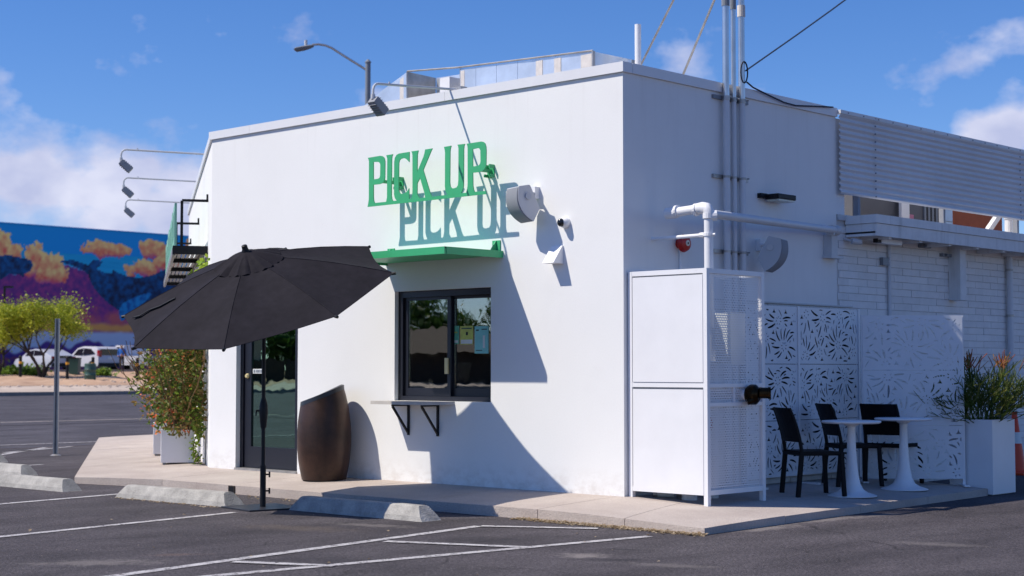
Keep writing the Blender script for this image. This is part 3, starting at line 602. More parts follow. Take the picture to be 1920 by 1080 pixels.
def gooseneck(label, base, d, length, slope, group=None):
    t = thing('sign_lamp', label, 'lamp', base, 0, group); b = Vector(base); d = Vector(d).normalized()
    tip = b + d*length + Z*(slope*length); e = d*1 + Z*slope
    pts = [b, b.lerp(tip, .5), tip - e*.07] + [tip - e*.07 + d*(.07*math.sin(a)) - Z*(.07*(1-math.cos(a))) for a in (R(30), R(60), R(90))] ; end = pts[-1]; pts.append(end - Z*.05)
    m = MB(); m.tube(pts, .0135, 8); m.build('arm', 'lgrey', t, smooth=True)
    m = MB(); m.obox(b + Z*.0, d, Z.cross(d), Z, .05, .06, .03); m.build('base_plate', 'galvd', t)
    h = pts[-1]; ax = (-d*.72 - Z*.62).normalized(); sd = Z.cross(d).normalized(); up = sd.cross(ax).normalized()
    m = MB(); m.tube([h + Z*.005, h - Z*.045], .022, 10); m.build('swivel', 'lgrey', t)
    c = h - Z*.055 + ax*.085
    m = MB(); m.obox(c, up, sd, ax, .042, .055, .095, 1.15, 1.15); m.build('lamp_head', 'mgrey', t, bevel=.008)
    for k in range(5):
        m = MB(); m.obox(c - ax*.06 + ax*(.03*k), up, sd, ax, .055, .058, .003); m.build('fin', 'mgrey', t)
    m = MB(); m.tube([tip - e*.22 + Z*.012, tip - e*.22 + Z*.03], .008, 6); m.build('set_screw', 'lgrey', t)
gooseneck('grey gooseneck sign lamp over the green letters on the roof edge', (-2.36, .13, 4.20), (0,-1,0), 1.24, -.075)
for s_, nm in ((2.65, 'nearest and highest of three gooseneck lamps over the street facade'), (6.0, 'middle of three gooseneck lamps over the street facade'), (9.4, 'farthest and lowest of three gooseneck lamps over the street facade')):
    gooseneck(nm, FO+FWL*s_-FN*.08+Z*4.24, FN, 1.22, .03, 'gooseneck lamps over the street facade')

# ================================================================== STREET FACADE PLATFORM WITH GREEN SCREEN
pl = thing('steel_platform', 'dark steel platform with green screen high on the street facade', 'platform', FO+FWL*5+Z*2.7)
S0, S1, OW = 1.0, 9.2, .46
def fp(s_, o, z): return FO+FWL*s_+FN*o+Z*z
for s_ in (S0, 3.0, 5.0, 7.0, S1):
    m = MB(); m.obox(fp(s_, OW/2, 2.76), FWL, FN, Z, .03, OW/2-.005, .055 if s_ == S0 else .035); m.build('cross_beam', 'black', pl)
for o_ in (OW-.02, .06):
    m = MB(); m.obox(fp((S0+S1)/2, o_, 2.74), FWL, FN, Z, (S1-S0)/2-.04, .018, .05); m.build('edge_beam', 'galvd', pl)
for k in range(6):
    m = MB(); m.obox(fp((S0+S1)/2, .10+k*.06, 2.785), FWL, FN, Z, (S1-S0)/2-.05, .022, .004); m.build('deck_strip', 'galvd', pl)
for s_ in (S0+.05, 4.4, 8.3):
    m = MB(); m.obox(fp(s_, OW-.12, 3.10), FWL, FN, Z, .018, .018, .31); m.build('post', 'black', pl)
    m = MB(); m.obox(fp(s_, (OW-.12)/2, 3.415), FWL, FN, Z, .016, (OW-.12)/2, .016); m.obox(fp(s_, .015, 3.45), FWL, FN, Z, .02, .012, .05); m.build('tie_arm', 'black', pl)
random.seed(3)
ss = S0+.2
while ss < S1-.5:
    wd = random.uniform(.35, .55); h = random.uniform(.52, .6)
    fr_ = MB(); fr_.plate([(ss,2.83),(ss+wd,2.83),(ss+wd,2.83+h),(ss,2.83+h)], [[(ss+.08,2.95),(ss+.08,2.83+h-.1),(ss+wd-.08,2.83+h-.1),(ss+wd-.08,2.95)]] , lambda a,b,d: fp(a, OW-.06+d, b), .03); fr_.build('green_panel', 'greenlamp', pl); ss += wd+.1

# ================================================================== ROOF THINGS
gb = thing('roof_screen', 'shiny galvanised sheet metal screen around roof equipment behind the parapet', 'roof screen', (-3.2, 1.5, 3.92))
random.seed(11)
def gpan(a, b, za, zb, z0=3.92, nm='panel', mt='galv', th=.012):
    a = Vector((*a, 0)); b = Vector((*b, 0)); d = (b-a).normalized(); n = Vector((-d.y, d.x, 0)); j = random.uniform(-.006, .006); m = MB()
    vs = [a+Z*z0, b+Z*z0, b+Z*zb, a+Z*za]; vs = [v + n*(j if i in (1, 2) else 0) for i, v in enumerate(vs)]
    m.add(vs+[v+n*th for v in vs], [(0,1,2,3),(7,6,5,4),(0,4,5,1),(1,5,6,2),(2,6,7,3),(3,7,4,0)]); return m.build(nm, mt, gb)
xs = [-1.65, -2.18, -2.46, -2.80, -3.14, -3.48, -3.75]
def zt(x): return 4.715 + (-1.65-x)/2.1*.075
for a, b in zip(xs, xs[1:]): gpan((b+.004, 1.5), (a-.004, 1.5), zt(b), zt(a))
M['sealant'] = mat('chalky sealant', (.62, .58, .55), .9, var=.1, vs=14)
for x, wd in ((-1.75, .16), (-2.18, .10), (-2.46, .10), (-3.70, .06)): gpan((x-wd/2, 1.494), (x+wd/2, 1.494), zt(x)-.02, zt(x)-.02, 3.95, 'sealant_strip', 'sealant', .004)
gpan((-1.645, 1.5), (-1.645, 2.15), 4.715, 4.72); gpan((-1.64, 2.16), (-1.64, 2.3), 4.72, 4.72, mt='galvd')
gpan((-4.62, 1.95), (-3.76, 1.95), 4.86, 4.84); gpan((-3.755, 1.95), (-3.755, 1.5), 4.84, 4.80, mt='galvd')
gpan((-4.66, 1.5), (-4.63, 1.95), 4.88, 4.86, mt='galvd')
gpan((-5.15, 1.5), (-4.665, 1.5), 4.70, 4.88); gpan((-5.7, 1.5), (-5.155, 1.5), 4.45, 4.70); gpan((-6.2, 1.5), (-5.705, 1.5), 4.2, 4.45)
gpan((-4.8, 1.494), (-4.7, 1.494), 4.8, 4.84, 3.95, 'sealant_strip', 'sealant', .004)
m = MB(); m.tube([(-4.66,1.49,4.885),(-3.76,1.49,4.815),(-1.65,1.488,4.725)], .011, 6); m.build('top_rail', 'galvd', gb)
m = MB(); m.box((-4.30,1.70,3.93), (-4.13,1.9,4.78)); m.build('access_plate', 'fascia', gb)
m = MB(); m.tube([(-4.66,1.492,3.93),(-4.66,1.492,4.88)], .014, 6); m.build('corner_trim', 'galvd', gb)
m = MB(); m.tube([(-1.646,1.494,3.93),(-1.646,1.494,4.72)], .02, 6); m.build('corner_trim', 'galvd', gb)
p = onY(1196, 46, 2.0); vp_ = thing('vent_pipe', 'plain white vent pipe standing on the roof', 'pipe', (p.x, 2.0, 3.92))
m = MB(); m.tube([(p.x, 2, 3.92), (p.x, 2, p.z)], .036, 14); m.build('pipe', 'wplastic', vp_, smooth=True); m = MB(); m.lathe((p.x,2,3.92), [(.1,0),(.09,.02),(.045,.1)], 14); m.build('boot', 'galvd', vp_)

# service mast: three conduits up the side wall
ms = thing('service_mast', 'three vertical conduits rising past the roof edge on the side wall', 'conduit', (.06, 1.83, 0))
for k, (px_, r, zt_, zc) in enumerate(((1361.5, .036, 6.6, 4.97), (1375.5, .028, 5.9, 4.955), (1391, .036, 6.5, 4.90))):
    yy = onX(px_, 190, .065).y
    m = MB(); m.tube([(.065, yy, .0), (.065, yy, 4.0)], r, 14); m.build('conduit', 'conduit', ms, smooth=True)
    m = MB(); m.tube([(.065, yy, 4.0), (.065, yy, zt_)], r*.97, 14); m.build('mast_pipe', 'steel', ms, smooth=True)
    m = MB(); m.tube([(.065, yy, 3.985), (.065, yy, 4.03)], r*1.15, 14); m.build('coupling', 'galvd', ms)
    m = MB(); m.tube([(.065, yy, zc), (.065, yy, zc+.12)], r*1.18, 14); m.build('coupling', 'grey' if k < 2 else 'sealant', ms)
for py_ in (180, 329, 470):
    a = onX(1337, py_, .02); b = onX(1402, py_+7, .02); m = MB(); m.box((-.001, a.y, a.z-.02), (.028, b.y, a.z+.02)); m.build('strut_channel', 'grey' if py_ == 180 else 'galvd', ms)
    for px_, r in ((1361.5, .036), (1375.5, .028), (1391, .036)):
        yy = onX(px_, 190, .065).y; m = MB(); m.tube([(.065, yy, a.z-.012), (.065, yy, a.z+.012)], r*1.14, 12); m.tube([(.065+r, yy+r*.9, a.z), (.09+r, yy+r*1.1, a.z)], .008, 6); m.build('clamp', 'galvd', ms)
mtop = Vector((.06, onX(1375, 190, .065).y, 0))
for nm, a, zz in (('thin steel guy bar from the roof to the mast, left one', onY(1147, 230, 2.4), 6.27), ('thin steel guy bar from the roof to the mast, right one', onY(1243, 230, 2.4), 5.5)):
    m = MB(); m.tube([a, mtop+Z*zz], .013, 6); tag(m.build('guy_bar', 'galvd'), nm, 'guy bar', 'guy bars of the mast')
yy = onX(1391, 150, .07).y; a = Vector((.10, yy+.03, onX(1397, 134, .07).z)); b = atD(1760, -140, 40)
m = MB(); pts = [a.lerp(b, t/8) - Z*(1.2*t/8*(1-t/8)*.25) for t in range(9)]; m.tube(pts, [.009+.012*t/8 for t in range(9)], 5); tag(m.build('overhead_cable', 'cable'), 'black overhead cable rising to the upper right from the mast', 'cable')
m = MB(); pts = arc(a + Vector((0,-.03,-.02)), .075, 0, 2*math.pi, 16, Vector((.2,.45,.0)).normalized()*.55, Z*1.5); m.tube(pts, .008, 6)
pts = [a+Vector((.0,.02,-.12))]+[onX(x, y, .05) for x, y in ((1412, 164), (1440, 178), (1470, 192), (1492, 198), (1520, 199), (1548, 200), (1562, 201))]; m.tube(pts, .009, 6)
tag(m.build('drop_cable', 'cable'), 'black cable drooping along the side fascia from the mast', 'cable')

# street lamp beyond the building
p = atD(690, 118, 45); base = Vector((p.x, p.y, .05)); sl_ = thing('street_lamp', 'tall street lamp with curved arm behind the white building', 'street lamp', base)
m = MB(); m.tube([base, p], [.11, .075], 12); m.build('pole', 'grey', sl_, smooth=True); m = MB(); m.lathe(p, [(.09,0),(.09,.03),(.03,.1)], 10); m.build('cap', 'grey', sl_)
pts = [atD(x, y, 45) for x, y in ((687, 131), (676, 124), (655, 111), (636, 99), (622, 90), (610, 85), (597, 83), (585, 84))]; m = MB(); m.tube(pts, [.035]*8, 8); m.build('arm', 'steel', sl_, smooth=True)
h0, h1 = atD(588, 85, 45), atD(551, 93, 45); ax = (h1-h0).normalized(); sd = Z.cross(ax).normalized(); upv = ax.cross(sd)
m = MB(); vs = []; prof = [(0,.05,.05),(.1,.09,.085),(.3,.15,.10),(.5,.17,.09),(.56,.10,.03)]; n = 12
for t, wd, hh in prof:
    for k in range(n): an = 2*math.pi*k/n; vs.append(h0+ax*t+sd*(wd*math.cos(an))-upv*(hh*math.sin(an)*(.9 if math.sin(an) > 0 else .45)))
fs = [(i*n+k, i*n+(k+1)%n, (i+1)*n+(k+1)%n, (i+1)*n+k) for i in range(4) for k in range(n)]+[tuple(range(n)), tuple(4*n+k for k in range(n))]
m.add(vs, fs).build('lamp_head', 'grey', sl_, smooth=True)
q = atD(573.5, 84, 45); m = MB(); m.tube([q-Z*.03, q+Z*.13], .045, 10); m.build('photocell', 'lgrey', sl_)

# ================================================================== BLOCK ANNEX, CORRUGATED SCREEN, EAVE
A = thing('block_annex', 'low white painted block building with wide eave behind the plastered corner', 'building', (-2, 8, 0))
m = MB(); m.box((-.30, 3.80, -.2), (-.011, 13, 2.95)); m.box((-.30, 1.0, -.2), (-.011, 3.80, 1.925)); m.build('wall', 'mortar', A)
m = MB(); m.box((-7.8, 3.8, 2.90), (.02, 13, 2.965)); m.build('roof', 'roof', A)
m = MB(); m.box((-.25, 3.792, 2.966), (-.004, 3.97, 4.06)); m.build('pier', 'brick', A)
CH, CL = .0845, .405; bm_cache = {}
def brick_mesh(L):
    k = round(L, 3)
    if k not in bm_cache:
        b = MB(); b.box((-.03, .003, .003), (0, L-.003, CH-.003)); o = b.build('brick', 'brick', None, bevel=.003); bm_cache[k] = o.data; bpy.data.objects.remove(o)
    return bm_cache[k]
random.seed(5); rest = MB(); cand = []
for r_ in range(35):
    z0 = -.12 + r_*CH; y = 1.0 - (CL/2 if r_ % 2 else 0)
    while y < 10.6:
        L = CL; ya = y
        if ya < 1.0: ya, L = 1.0, y+CL-1.0
        y += CL
        if z0+CH > 1.925 and ya+L <= 3.80: continue
        if z0+CH > 1.925 and ya < 3.80: L -= 3.80-ya; ya = 3.80
        if L < .05: continue
        vis = (z0 > 1.70 and ya > 3.3) or (ya > 6.3 and z0 > .1) 
        if z0 > 2.80: vis = False
        cand.append((0 if vis else 1, ya, z0, L))
cand.sort()
for i, (nv, ya, z0, L) in enumerate(cand):
    dx = random.uniform(-.004, .003)
    if nv == 0 and i < 298:
        o = bpy.data.objects.new('brick', brick_mesh(L)); col.objects.link(o); o.parent = A; o.location = Vector((dx, ya, z0)) - LOC[A.name]
    else: rest.box((-.03, ya+.004, z0+.004), (dx, ya+L-.004, z0+CH-.004))
tag(rest.build('brickwork', 'brick', A), kind='stuff')
zb, ztp, zm = onX(1632, 440, .40).z, onX(1632, 400, .40).z, onX(1632, 416, .40).z
m = MB(); m.box((.002, 3.98, zb+.03), (.385, 12.5, zb+.05)); m.build('soffit', 'cornice', A)
m = MB(); m.box((.002, 3.98, zb), (.40, 4.01, zm-.004)); m.build('fascia_board', 'cornice', A); m = MB(); m.box((.375, 4.012, zb), (.40, 12.5, zm-.004)); m.build('fascia_board', 'cornice', A)
m = MB(); m.box((.002, 3.965, zm), (.415, 12.5, ztp)); m.build('gravel_stop', 'cornice', A)
for k in range(12):
    m = MB(); m.box((.003, 4.3+k*.7, zb-.02), (.37, 4.36+k*.7, zb+.029)); m.build('rafter_tail', 'cornice', A)
# boxed bracket, pipes and small fittings on the block wall
def wallbox(name, label, cat, a, b, mt, x0, x1):
    p, q = onX(a[0], a[1], x0), onX(b[0], b[1], x0); t = thing(name, label, cat, (x0, (p.y+q.y)/2, q.z)); m = MB(); m.box((x0, p.y, q.z), (x1, q.y, p.z)); m.build('body', mt, t); return t, p, q
t, p, q = wallbox('wall_bracket_box', 'boxed white post hanging under the eave on the block wall', 'bracket', (1778, 462), (1790, 562), 'cornice', .003, .16)
m = MB(); m.box((.003, p.y-.012, q.z-.012), (.17, q.y+.012, q.z-.001)); m.build('end_board', 'cornice', t)
yy = onX(1667, 520, .02).y; t = thing('wall_conduit', 'thin white conduit down the block wall beside the boxed post', 'conduit', (.03, yy, 1.5)); m = MB(); m.tube([(.025, yy, .1), (.025, yy, zb+.03)], .02, 8); m.build('pipe', 'conduit', t); m = MB(); m.box((.003, yy-.18, 2.43), (.05, yy-.05, 2.52)); m.build('junction_box', 'grey', t); m = MB(); m.tube([(.03,yy-.05,2.48),(.03,yy,2.48)], .01, 6); m.build('link_pipe', 'conduit', t)
yy = onX(1893, 560, .05).y; t = thing('downpipe', 'white downpipe on the block wall above the planter', 'pipe', (.06, yy, 0)); m = MB(); m.tube([(.055, yy, -.1), (.055, yy, zb+.03)], .042, 10); m.build('pipe', 'conduit', t, smooth=True)
for zz in (.8, 1.9, 2.5): m = MB(); m.tube([(.055, yy, zz), (.055, yy, zz+.03)], .048, 10); m.build('strap', 'galvd', t)
p = onX(1648, 447, .2); t = thing('eave_light', 'slim white batten light under the eave', 'light', (.2, p.y, zb-.03)); m = MB(); m.box((.16, p.y, zb-.055), (.24, p.y+.45, zb-.002)); m.build('tray', 'wplastic', t); m = MB(); m.box((.17, p.y-.08, zb-.05), (.23, p.y-.001, zb-.004)); m.build('end_cap', 'black', t)
p = onX(1597, 452, .1); t = thing('floodlight', 'small grey cylinder floodlight at the start of the eave', 'light', p); m = MB(); m.tube([p, p+Vector((.06,.10,-.01))], .035, 12); m.build('head', 'lgrey', t); m = MB(); m.tube([p+Vector((-.1,0,.03)), p], .015, 6); m.build('stem', 'lgrey', t)
for px_, py_, nm in ((1730, 462, 'small grey wall fitting under the eave left of the boxed post'), (1770, 479, 'small dark wall fitting touching the boxed post')):
    p = onX(px_, py_, .0); t = thing('wall_fitting', nm, 'fitting', p); m = MB(); m.box((.003, p.y-.12, p.z-.02), (.05, p.y+.12, p.z+.02)); m.build('plate', 'grey', t); m = MB(); m.tube([(.05, p.y-.05, p.z), (.08, p.y-.05, p.z)], .014, 8); m.build('nozzle', 'grey', t)
m = None
# corrugated screen
cg = thing('corrugated_screen', 'grey corrugated metal screen wall above the low eave', 'metal screen', (.05, 7, 3.2))
def corr(y0, y1, z0, z1, x):
    m = MB(); n = 150; vs = []; fs = []
    for i in range(n+1):
        z = z0+(z1-z0)*i/n; xx = x+.0125*math.sin((z-3.2)/.068*2*math.pi)
        vs += [(xx, y0, z), (xx, y1, z), (xx-.002, y0, z), (xx-.002, y1, z)]
    for i in range(n): k = 4*i; fs += [(k, k+1, k+5, k+4), (k+2, k+6, k+7, k+3), (k, k+4, k+6, k+2), (k+1, k+3, k+7, k+5)]
    return m.add(vs, fs).build('corrugated_sheet', 'corr', cg, smooth=True)
M['corr'] = mat('pale corrugated steel', (.66, .66, .68), .45, .05, var=.06, vs=.8, streak=.06)
ys = [3.80, onX(1641, 300, .05).y, onX(1912, 330, .05).y, 12.6]; ZC0, ZC1 = onX(1567, 362, .05).z, onX(1566, 206, .05).z
for k in range(3): corr(ys[k]-.01*(k > 0), ys[k+1], ZC0, ZC1, .05+.004*k)
m = MB(); m.box((.0, 3.79, ZC1-.03), (.072, 12.6, ZC1+.012)); m.build('top_flashing', 'corr', cg)
for k in range(26):
    m = MB(); yv = 3.95+k*.33; m.tube([(.072, yv, ZC1-.012), (.078, yv, ZC1-.012)], .009, 6); m.build('screw', 'grey', cg)
for yv in ys[1:3]:
    for k in range(11):
        m = MB(); zz = 3.2+.068*(k*1.35+.25); m.tube([(.058, yv-.015, zz), (.072, yv-.015, zz)], .009, 6); m.build('screw', 'grey', cg)
for yv in (4.2, 6.2, 8.2, 10.2):
    m = MB(); m.box((-.03, yv, 2.97), (.035, yv+.05, 4.15)); m.build('stud', 'mgrey', cg)
# equipment seen through the gap
XG = -1.3
M['acgrey'] = mat('dark grey casing', (.10, .10, .11), .5)
def gp(px_): return onX(px_, 405, XG).y
ac = thing('air_conditioner', 'grey louvred air conditioner on the low roof seen under the corrugated screen', 'air conditioner', (XG-.5, gp(1720), 2.97))
m = MB(); m.box((XG-1, gp(1672), 2.97), (XG, gp(1762), 4.0)); m.build('casing', 'acgrey', ac)
M['pink'] = mat('pink notice', (.62, .22, .32), .6)
m = MB(); m.box((XG+.001, gp(1703), 3.10), (XG+.004, gp(1713), 3.33)); m.build('notice', 'pink', ac)
for k in range(8):
    a = gp(1731)+k*(gp(1760)-gp(1731))/8; m = MB(); m.box((XG+.001, a, 3.0), (XG+.02, a+.05, 3.9)); m.build('louvre', 'black' if k % 2 else 'grey', ac)
t = thing('blue_panel_box', 'pale blue equipment box on the low roof beside the air conditioner', 'box', (XG-.3, gp(1775), 2.97)); m = MB(); m.box((XG-.6, gp(1764), 2.97), (XG+.0, gp(1786), 3.9)); M['paleblue'] = mat('pale blue panel', (.45, .62, .80), .5); m.build('casing', 'paleblue', t); m = MB(); m.box((XG+.001, gp(1764), 3.3), (XG+.004, gp(1786), 3.31)); m.build('seam', 'grey', t)
t = thing('orange_wall', 'rust orange wall rising behind the low roof', 'wall', (XG-1.0, gp(1850), 2.97)); m = MB(); m.box((XG-1.3, gp(1790), 2.97), (XG-1.1, gp(2000), 4.4)); m.build('panel', 'orangew', t); m = MB(); m.box((XG-1.35, gp(1790), 4.4), (XG-1.05, gp(2000), 4.45)); m.build('coping', 'lgrey', t)
t = thing('diagonal_strut', 'white diagonal steel strut behind the low parapet', 'strut', (-.8, gp(1855), 2.97)); a = onX(1850, 436, -.6); b = onX(1876, 398, -.6); d_ = b-a; m = MB(); m.tube([a-d_*.6, b+d_*1.5], .05, 4); m.build('bar', 'whitem', t); m = MB(); m.box((-.68, (a-d_*.6).y-.1, 2.97), (-.52, (a-d_*.6).y+.1, 2.985)); m.build('foot', 'whitem', t)
p = onX(1891, 420, -.6); t = thing('roof_post', 'short white round post on the low roof near the right edge', 'post', (-.6, p.y, 2.97)); m = MB(); m.tube([(-.6, p.y, 2.97), (-.6, p.y, 3.32)], .055, 12); m.build('post', 'whitem', t); m = MB(); m.tube([(-.6, p.y, 3.32), (-.6, p.y, 3.335)], .065, 12); m.build('cap', 'whitem', t)
t = thing('roof_ledge', 'pale framing and ledge at the near end of the low roof', 'frame', (-.6, 4.4, 2.97)); m = MB(); m.box((-1.6, gp(1560), 2.97), (-1.0, gp(1668), 3.62)); m.build('ledge', 'acgrey', t); m = MB(); m.box((-.94, gp(1640), 2.97), (-.9, gp(1655), 3.8)); m.build('upright', 'whitem', t)

# ================================================================== CAGE ON THE SIDE WALL
x0, x1, y0, y1, zt0 = .015, .945, .05, .975, 2.14
cg2 = thing('metal_cage', 'tall white metal cage with solid front and perforated side at the corner', 'cage', (.48, .5, -.03))
def zg_(x, y): return zs(x, y)
for (x, y, nm) in ((x0, y0, 0), (x1-.045, y0, 1), (x1-.045, y1-.045, 2), (x0, y1-.045, 3)):
    m = MB(); m.box((x, y, zg_(x, y)-.003), (x+.045, y+.045, zt0)); m.build('post', 'whitem', cg2)
def rail(a, b, nm='rail'): m = MB(); m.box(a, b); return m.build(nm, 'whitem', cg2)
zb0 = .055; zmA, zmB = 1.02, 1.065
g = .0455
for z in ((zt0-.045, zt0), (1.04, 1.085), (zb0, zb0+.04)): rail((x0+g, y0+.002, z[0]), (x1-g, y0+.042, z[1]))
for z in ((zt0-.045, zt0), (1.04, 1.075), (.865, .90), (zb0, zb0+.045)): rail((x1-.043, y0+g, z[0]), (x1-.003, y1-g, z[1]))
rail((x1-.04, y0+.42, .901), (x1-.008, y0+.45, 1.039))
for z in ((zt0-.045, zt0), (zb0, zb0+.04)): rail((x0+g, y1-.042, z[0]), (x1-g, y1-.002, z[1])); rail((x0+.002, y0+g, z[0]), (x0+.042, y1-g, z[1]))
# solid front sheets, hung with a shadow gap
m = MB(); m.box((x0+.058, y0-.004, 1.088), (x1-.046, y0+.012, zt0-.058)); m.build('front_panel', 'whitem', cg2)
m = MB(); m.box((x0+.058, y0-.004, zb0+.0), (x1-.046, y0+.012, 1.022)); m.build('front_panel', 'whitem', cg2)
m = MB(); m.box((x0+.04, y0+.02, zb0), (x1-.04, y0+.03, zt0)); m.build('backing', 'grey', cg2)
m = MB(); m.box((x0+.02, y0+.02, zt0+.001), (x1-.02, y1-.02, zt0+.004)); 
# perforated sheets (real holes)
def perf(ya, yb, za, zb, x, pitch=.026, r=.0078):
    m = MB(); ny, nz_ = max(1, round((yb-ya)/pitch)), max(1, round((zb-za)/(pitch*.87))); py_, pz_ = (yb-ya)/ny, (zb-za)/nz_; k = 6
    for j in range(nz_):
        for i in range(-1, ny+1):
            oy = ya + (i+(.5 if j % 2 else 0))*py_
            a, b = max(oy, ya), min(oy+py_, yb)
            if b-a < .4*py_: 
                if b > a: m.add([(x,a,za+j*pz_),(x,b,za+j*pz_),(x,b,za+(j+1)*pz_),(x,a,za+(j+1)*pz_)], [(0,1,2,3)])
                continue
            c = (za+(j+.5)*pz_); cy = (a+b)/2; rr = min(r, (b-a)*.42)
            vs = [(x,a,c-pz_/2),(x,b,c-pz_/2),(x,b,c+pz_/2),(x,a,c+pz_/2)]
            vs += [(x, cy+rr*math.cos(R(225+90*q)+e), c+rr*math.sin(R(225+90*q)+e)) for q in range(4) for e in (-R(22), R(22))]
            m.add(vs, [(0,1,6,5),(1,2,8,7),(2,3,10,9),(3,0,4,11),(0,5,4),(1,7,6),(2,9,8),(3,11,10)])
    return m.build('perforated_sheet', 'whitem', cg2, recalc=False)
perf(y0+.05, y1-.05, 1.077, zt0-.047, x1-.022); perf(y0+.05, y0+.418, .902, 1.038, x1-.022); perf(y0+.452, y1-.05, .902, 1.038, x1-.022); perf(y0+.05, y1-.05, zb0+.047, .863, x1-.022)
# valve assembly inside
va = thing('backflow_valve', 'white pipework with red handwheels inside the white cage', 'valve', (.5, .5, 0))
for yy, r in ((.70, .075), (.36, .075)):
    m = MB(); m.tube([(.5, yy, -.05), (.5, yy, 1.7)], r, 16); m.build('riser', 'wplastic', va, smooth=True)
    for zz in (.35, .75, 1.25): m = MB(); m.tube([(.5, yy, zz), (.5, yy, zz+.03)], r+.045, 16); m.build('flange', 'wplastic', va)
m = MB(); m.tube([(.5,.36,1.7),(.5,.45,1.82),(.5,.61,1.82),(.5,.70,1.7)], .075, 12); m.build('bend', 'wplastic', va, smooth=True)
for yy, zz in ((.30, .98), (.36, .70), (.30, 1.45)):
    m = MB(); m.tube(arc((.70, yy, zz), .085, 0, 2*math.pi, 16, Y, Z), .014, 6); m.tube([(.55, yy, zz), (.72, yy, zz)], .018, 8); m.tube([(.70,yy-.08,zz),(.70,yy+.08,zz)], .01, 6); m.tube([(.70,yy,zz-.08),(.70,yy,zz+.08)], .01, 6); m.build('handwheel', 'red', va)
m = MB(); m.box((.62,.62,1.25), (.80,.86,1.75)); m.build('insulated_box', 'paper', va)
# inlet fitting poking out through the side
fd = thing('hose_inlet', 'dark brass twin hose inlet poking out of the cage side', 'hose inlet', (1.0, .72, .97)); cy = y0+.64
m = MB(); m.tube([(.6, cy-.03, .97), (1.0, cy-.03, .97)], .05, 14); m.build('pipe', 'wplastic', fd)
m = MB(); m.tube([(.96, cy, .97), (.985, cy, .97), (1.03, cy+.01, .97), (1.06, cy+.02, .97)], [.085, .098, .095, .06], 16); m.build('body', 'brass', fd, smooth=True)
m = MB(); m.tube([(1.05, cy+.03, .985), (1.12, cy+.09, .985)], .052, 14); m.tube([(1.115, cy+.085, .985), (1.135, cy+.10, .985)], .058, 14); m.build('cap', 'brass', fd)
m = MB(); m.tube([(1.0, cy-.09, .90), (1.04, cy-.05, .92)], .03, 10); m.build('lug', 'brass', fd)
# riser pipe above the cage
PVX, PVY = .80, .44; PVX = onY(1329, 470, .44).x
zt1 = onY(1329, 398, .44).z
rp = thing('riser_pipe', 'thick white pipe rising from the cage with elbow and long run to the side wall', 'pipe', (PVX, PVY, 2.14))
m = MB(); m.tube([(PVX, PVY, 1.6), (PVX, PVY, zt1-.04)], .044, 16); m.build('riser', 'wplastic', rp, smooth=True)
zs_ = zt1+.035
m = MB(); m.tube([(PVX, PVY, zt1-.05), (PVX, PVY, zt1+.01), (PVX-.02, PVY, zs_), (PVX-.07, PVY, zs_+.012), (PVX-.13, PVY, zs_+.008)], [.052,.056,.06,.058,.052], 14); m.build('elbow', 'wplastic', rp, smooth=True)
m = MB(); m.tube([(PVX-.12, PVY, zs_+.006), (PVX-.38, PVY, zs_-.008)], .045, 14); m.build('stub', 'wplastic', rp, smooth=True)
m = MB(); m.tube([(PVX-.37, PVY, zs_-.008), (PVX-.50, PVY, zs_-.015)], .056, 14); m.build('end_cap', 'wplastic', rp)
for dx in (.13, .36): m = MB(); m.tube([(PVX-dx, PVY, zs_-.0), (PVX-dx-.025, PVY, zs_-.001)], .062, 14); m.build('coupling', 'wplastic', rp)
e1 = onX(1567, 432, .12)
m = MB(); m.tube([(PVX+.02, PVY+.02, zt1-.015), e1], .042, 14); m.build('cross_pipe', 'conduit', rp, smooth=True)
m = MB(); m.tube([(PVX, PVY, zt1-.06), (PVX, PVY, zt1-.01)], .056, 14); m.tube([(PVX, PVY, zt1-.035), (PVX+.06, PVY+.05, zt1-.03)], .05, 12); m.build('tee', 'wplastic', rp)
ys_ = onX(1222, 445, 0).y; zz = onY(1329, 440, .44).z
m = MB(); m.tube([(0, PVY, zz-.005), (PVX, PVY, zz)], .019, 10); m.build('wall_strut', 'wplastic', rp)
m = MB(); m.tube([(PVX, PVY, zz-.014), (PVX, PVY, zz+.014)], .053, 14); m.tube([(PVX-.1, PVY, zz), (PVX-.05, PVY, zz)], .026, 8); m.tube([(PVX+.04, PVY, zz), (PVX+.08, PVY+.0, zz)], .012, 8); m.build('clamp', 'wplastic', rp)
m = MB(); m.box((.002, e1.y-.07, e1.z-.28), (.11, e1.y+.05, e1.z-.045)); m.box((.002, e1.y-.09, e1.z-.31), (.12, e1.y+.16, e1.z-.281)); m.build('wall_block', 'lgrey', rp)
m = MB(); m.tube([e1-Y*.05, e1+Y*.04], .055, 12); m.box((e1.x-.05, e1.y-.12, e1.z-.06), (e1.x+.05, e1.y-.10, e1.z+.05)); m.build('end_clamp', 'lgrey', rp)
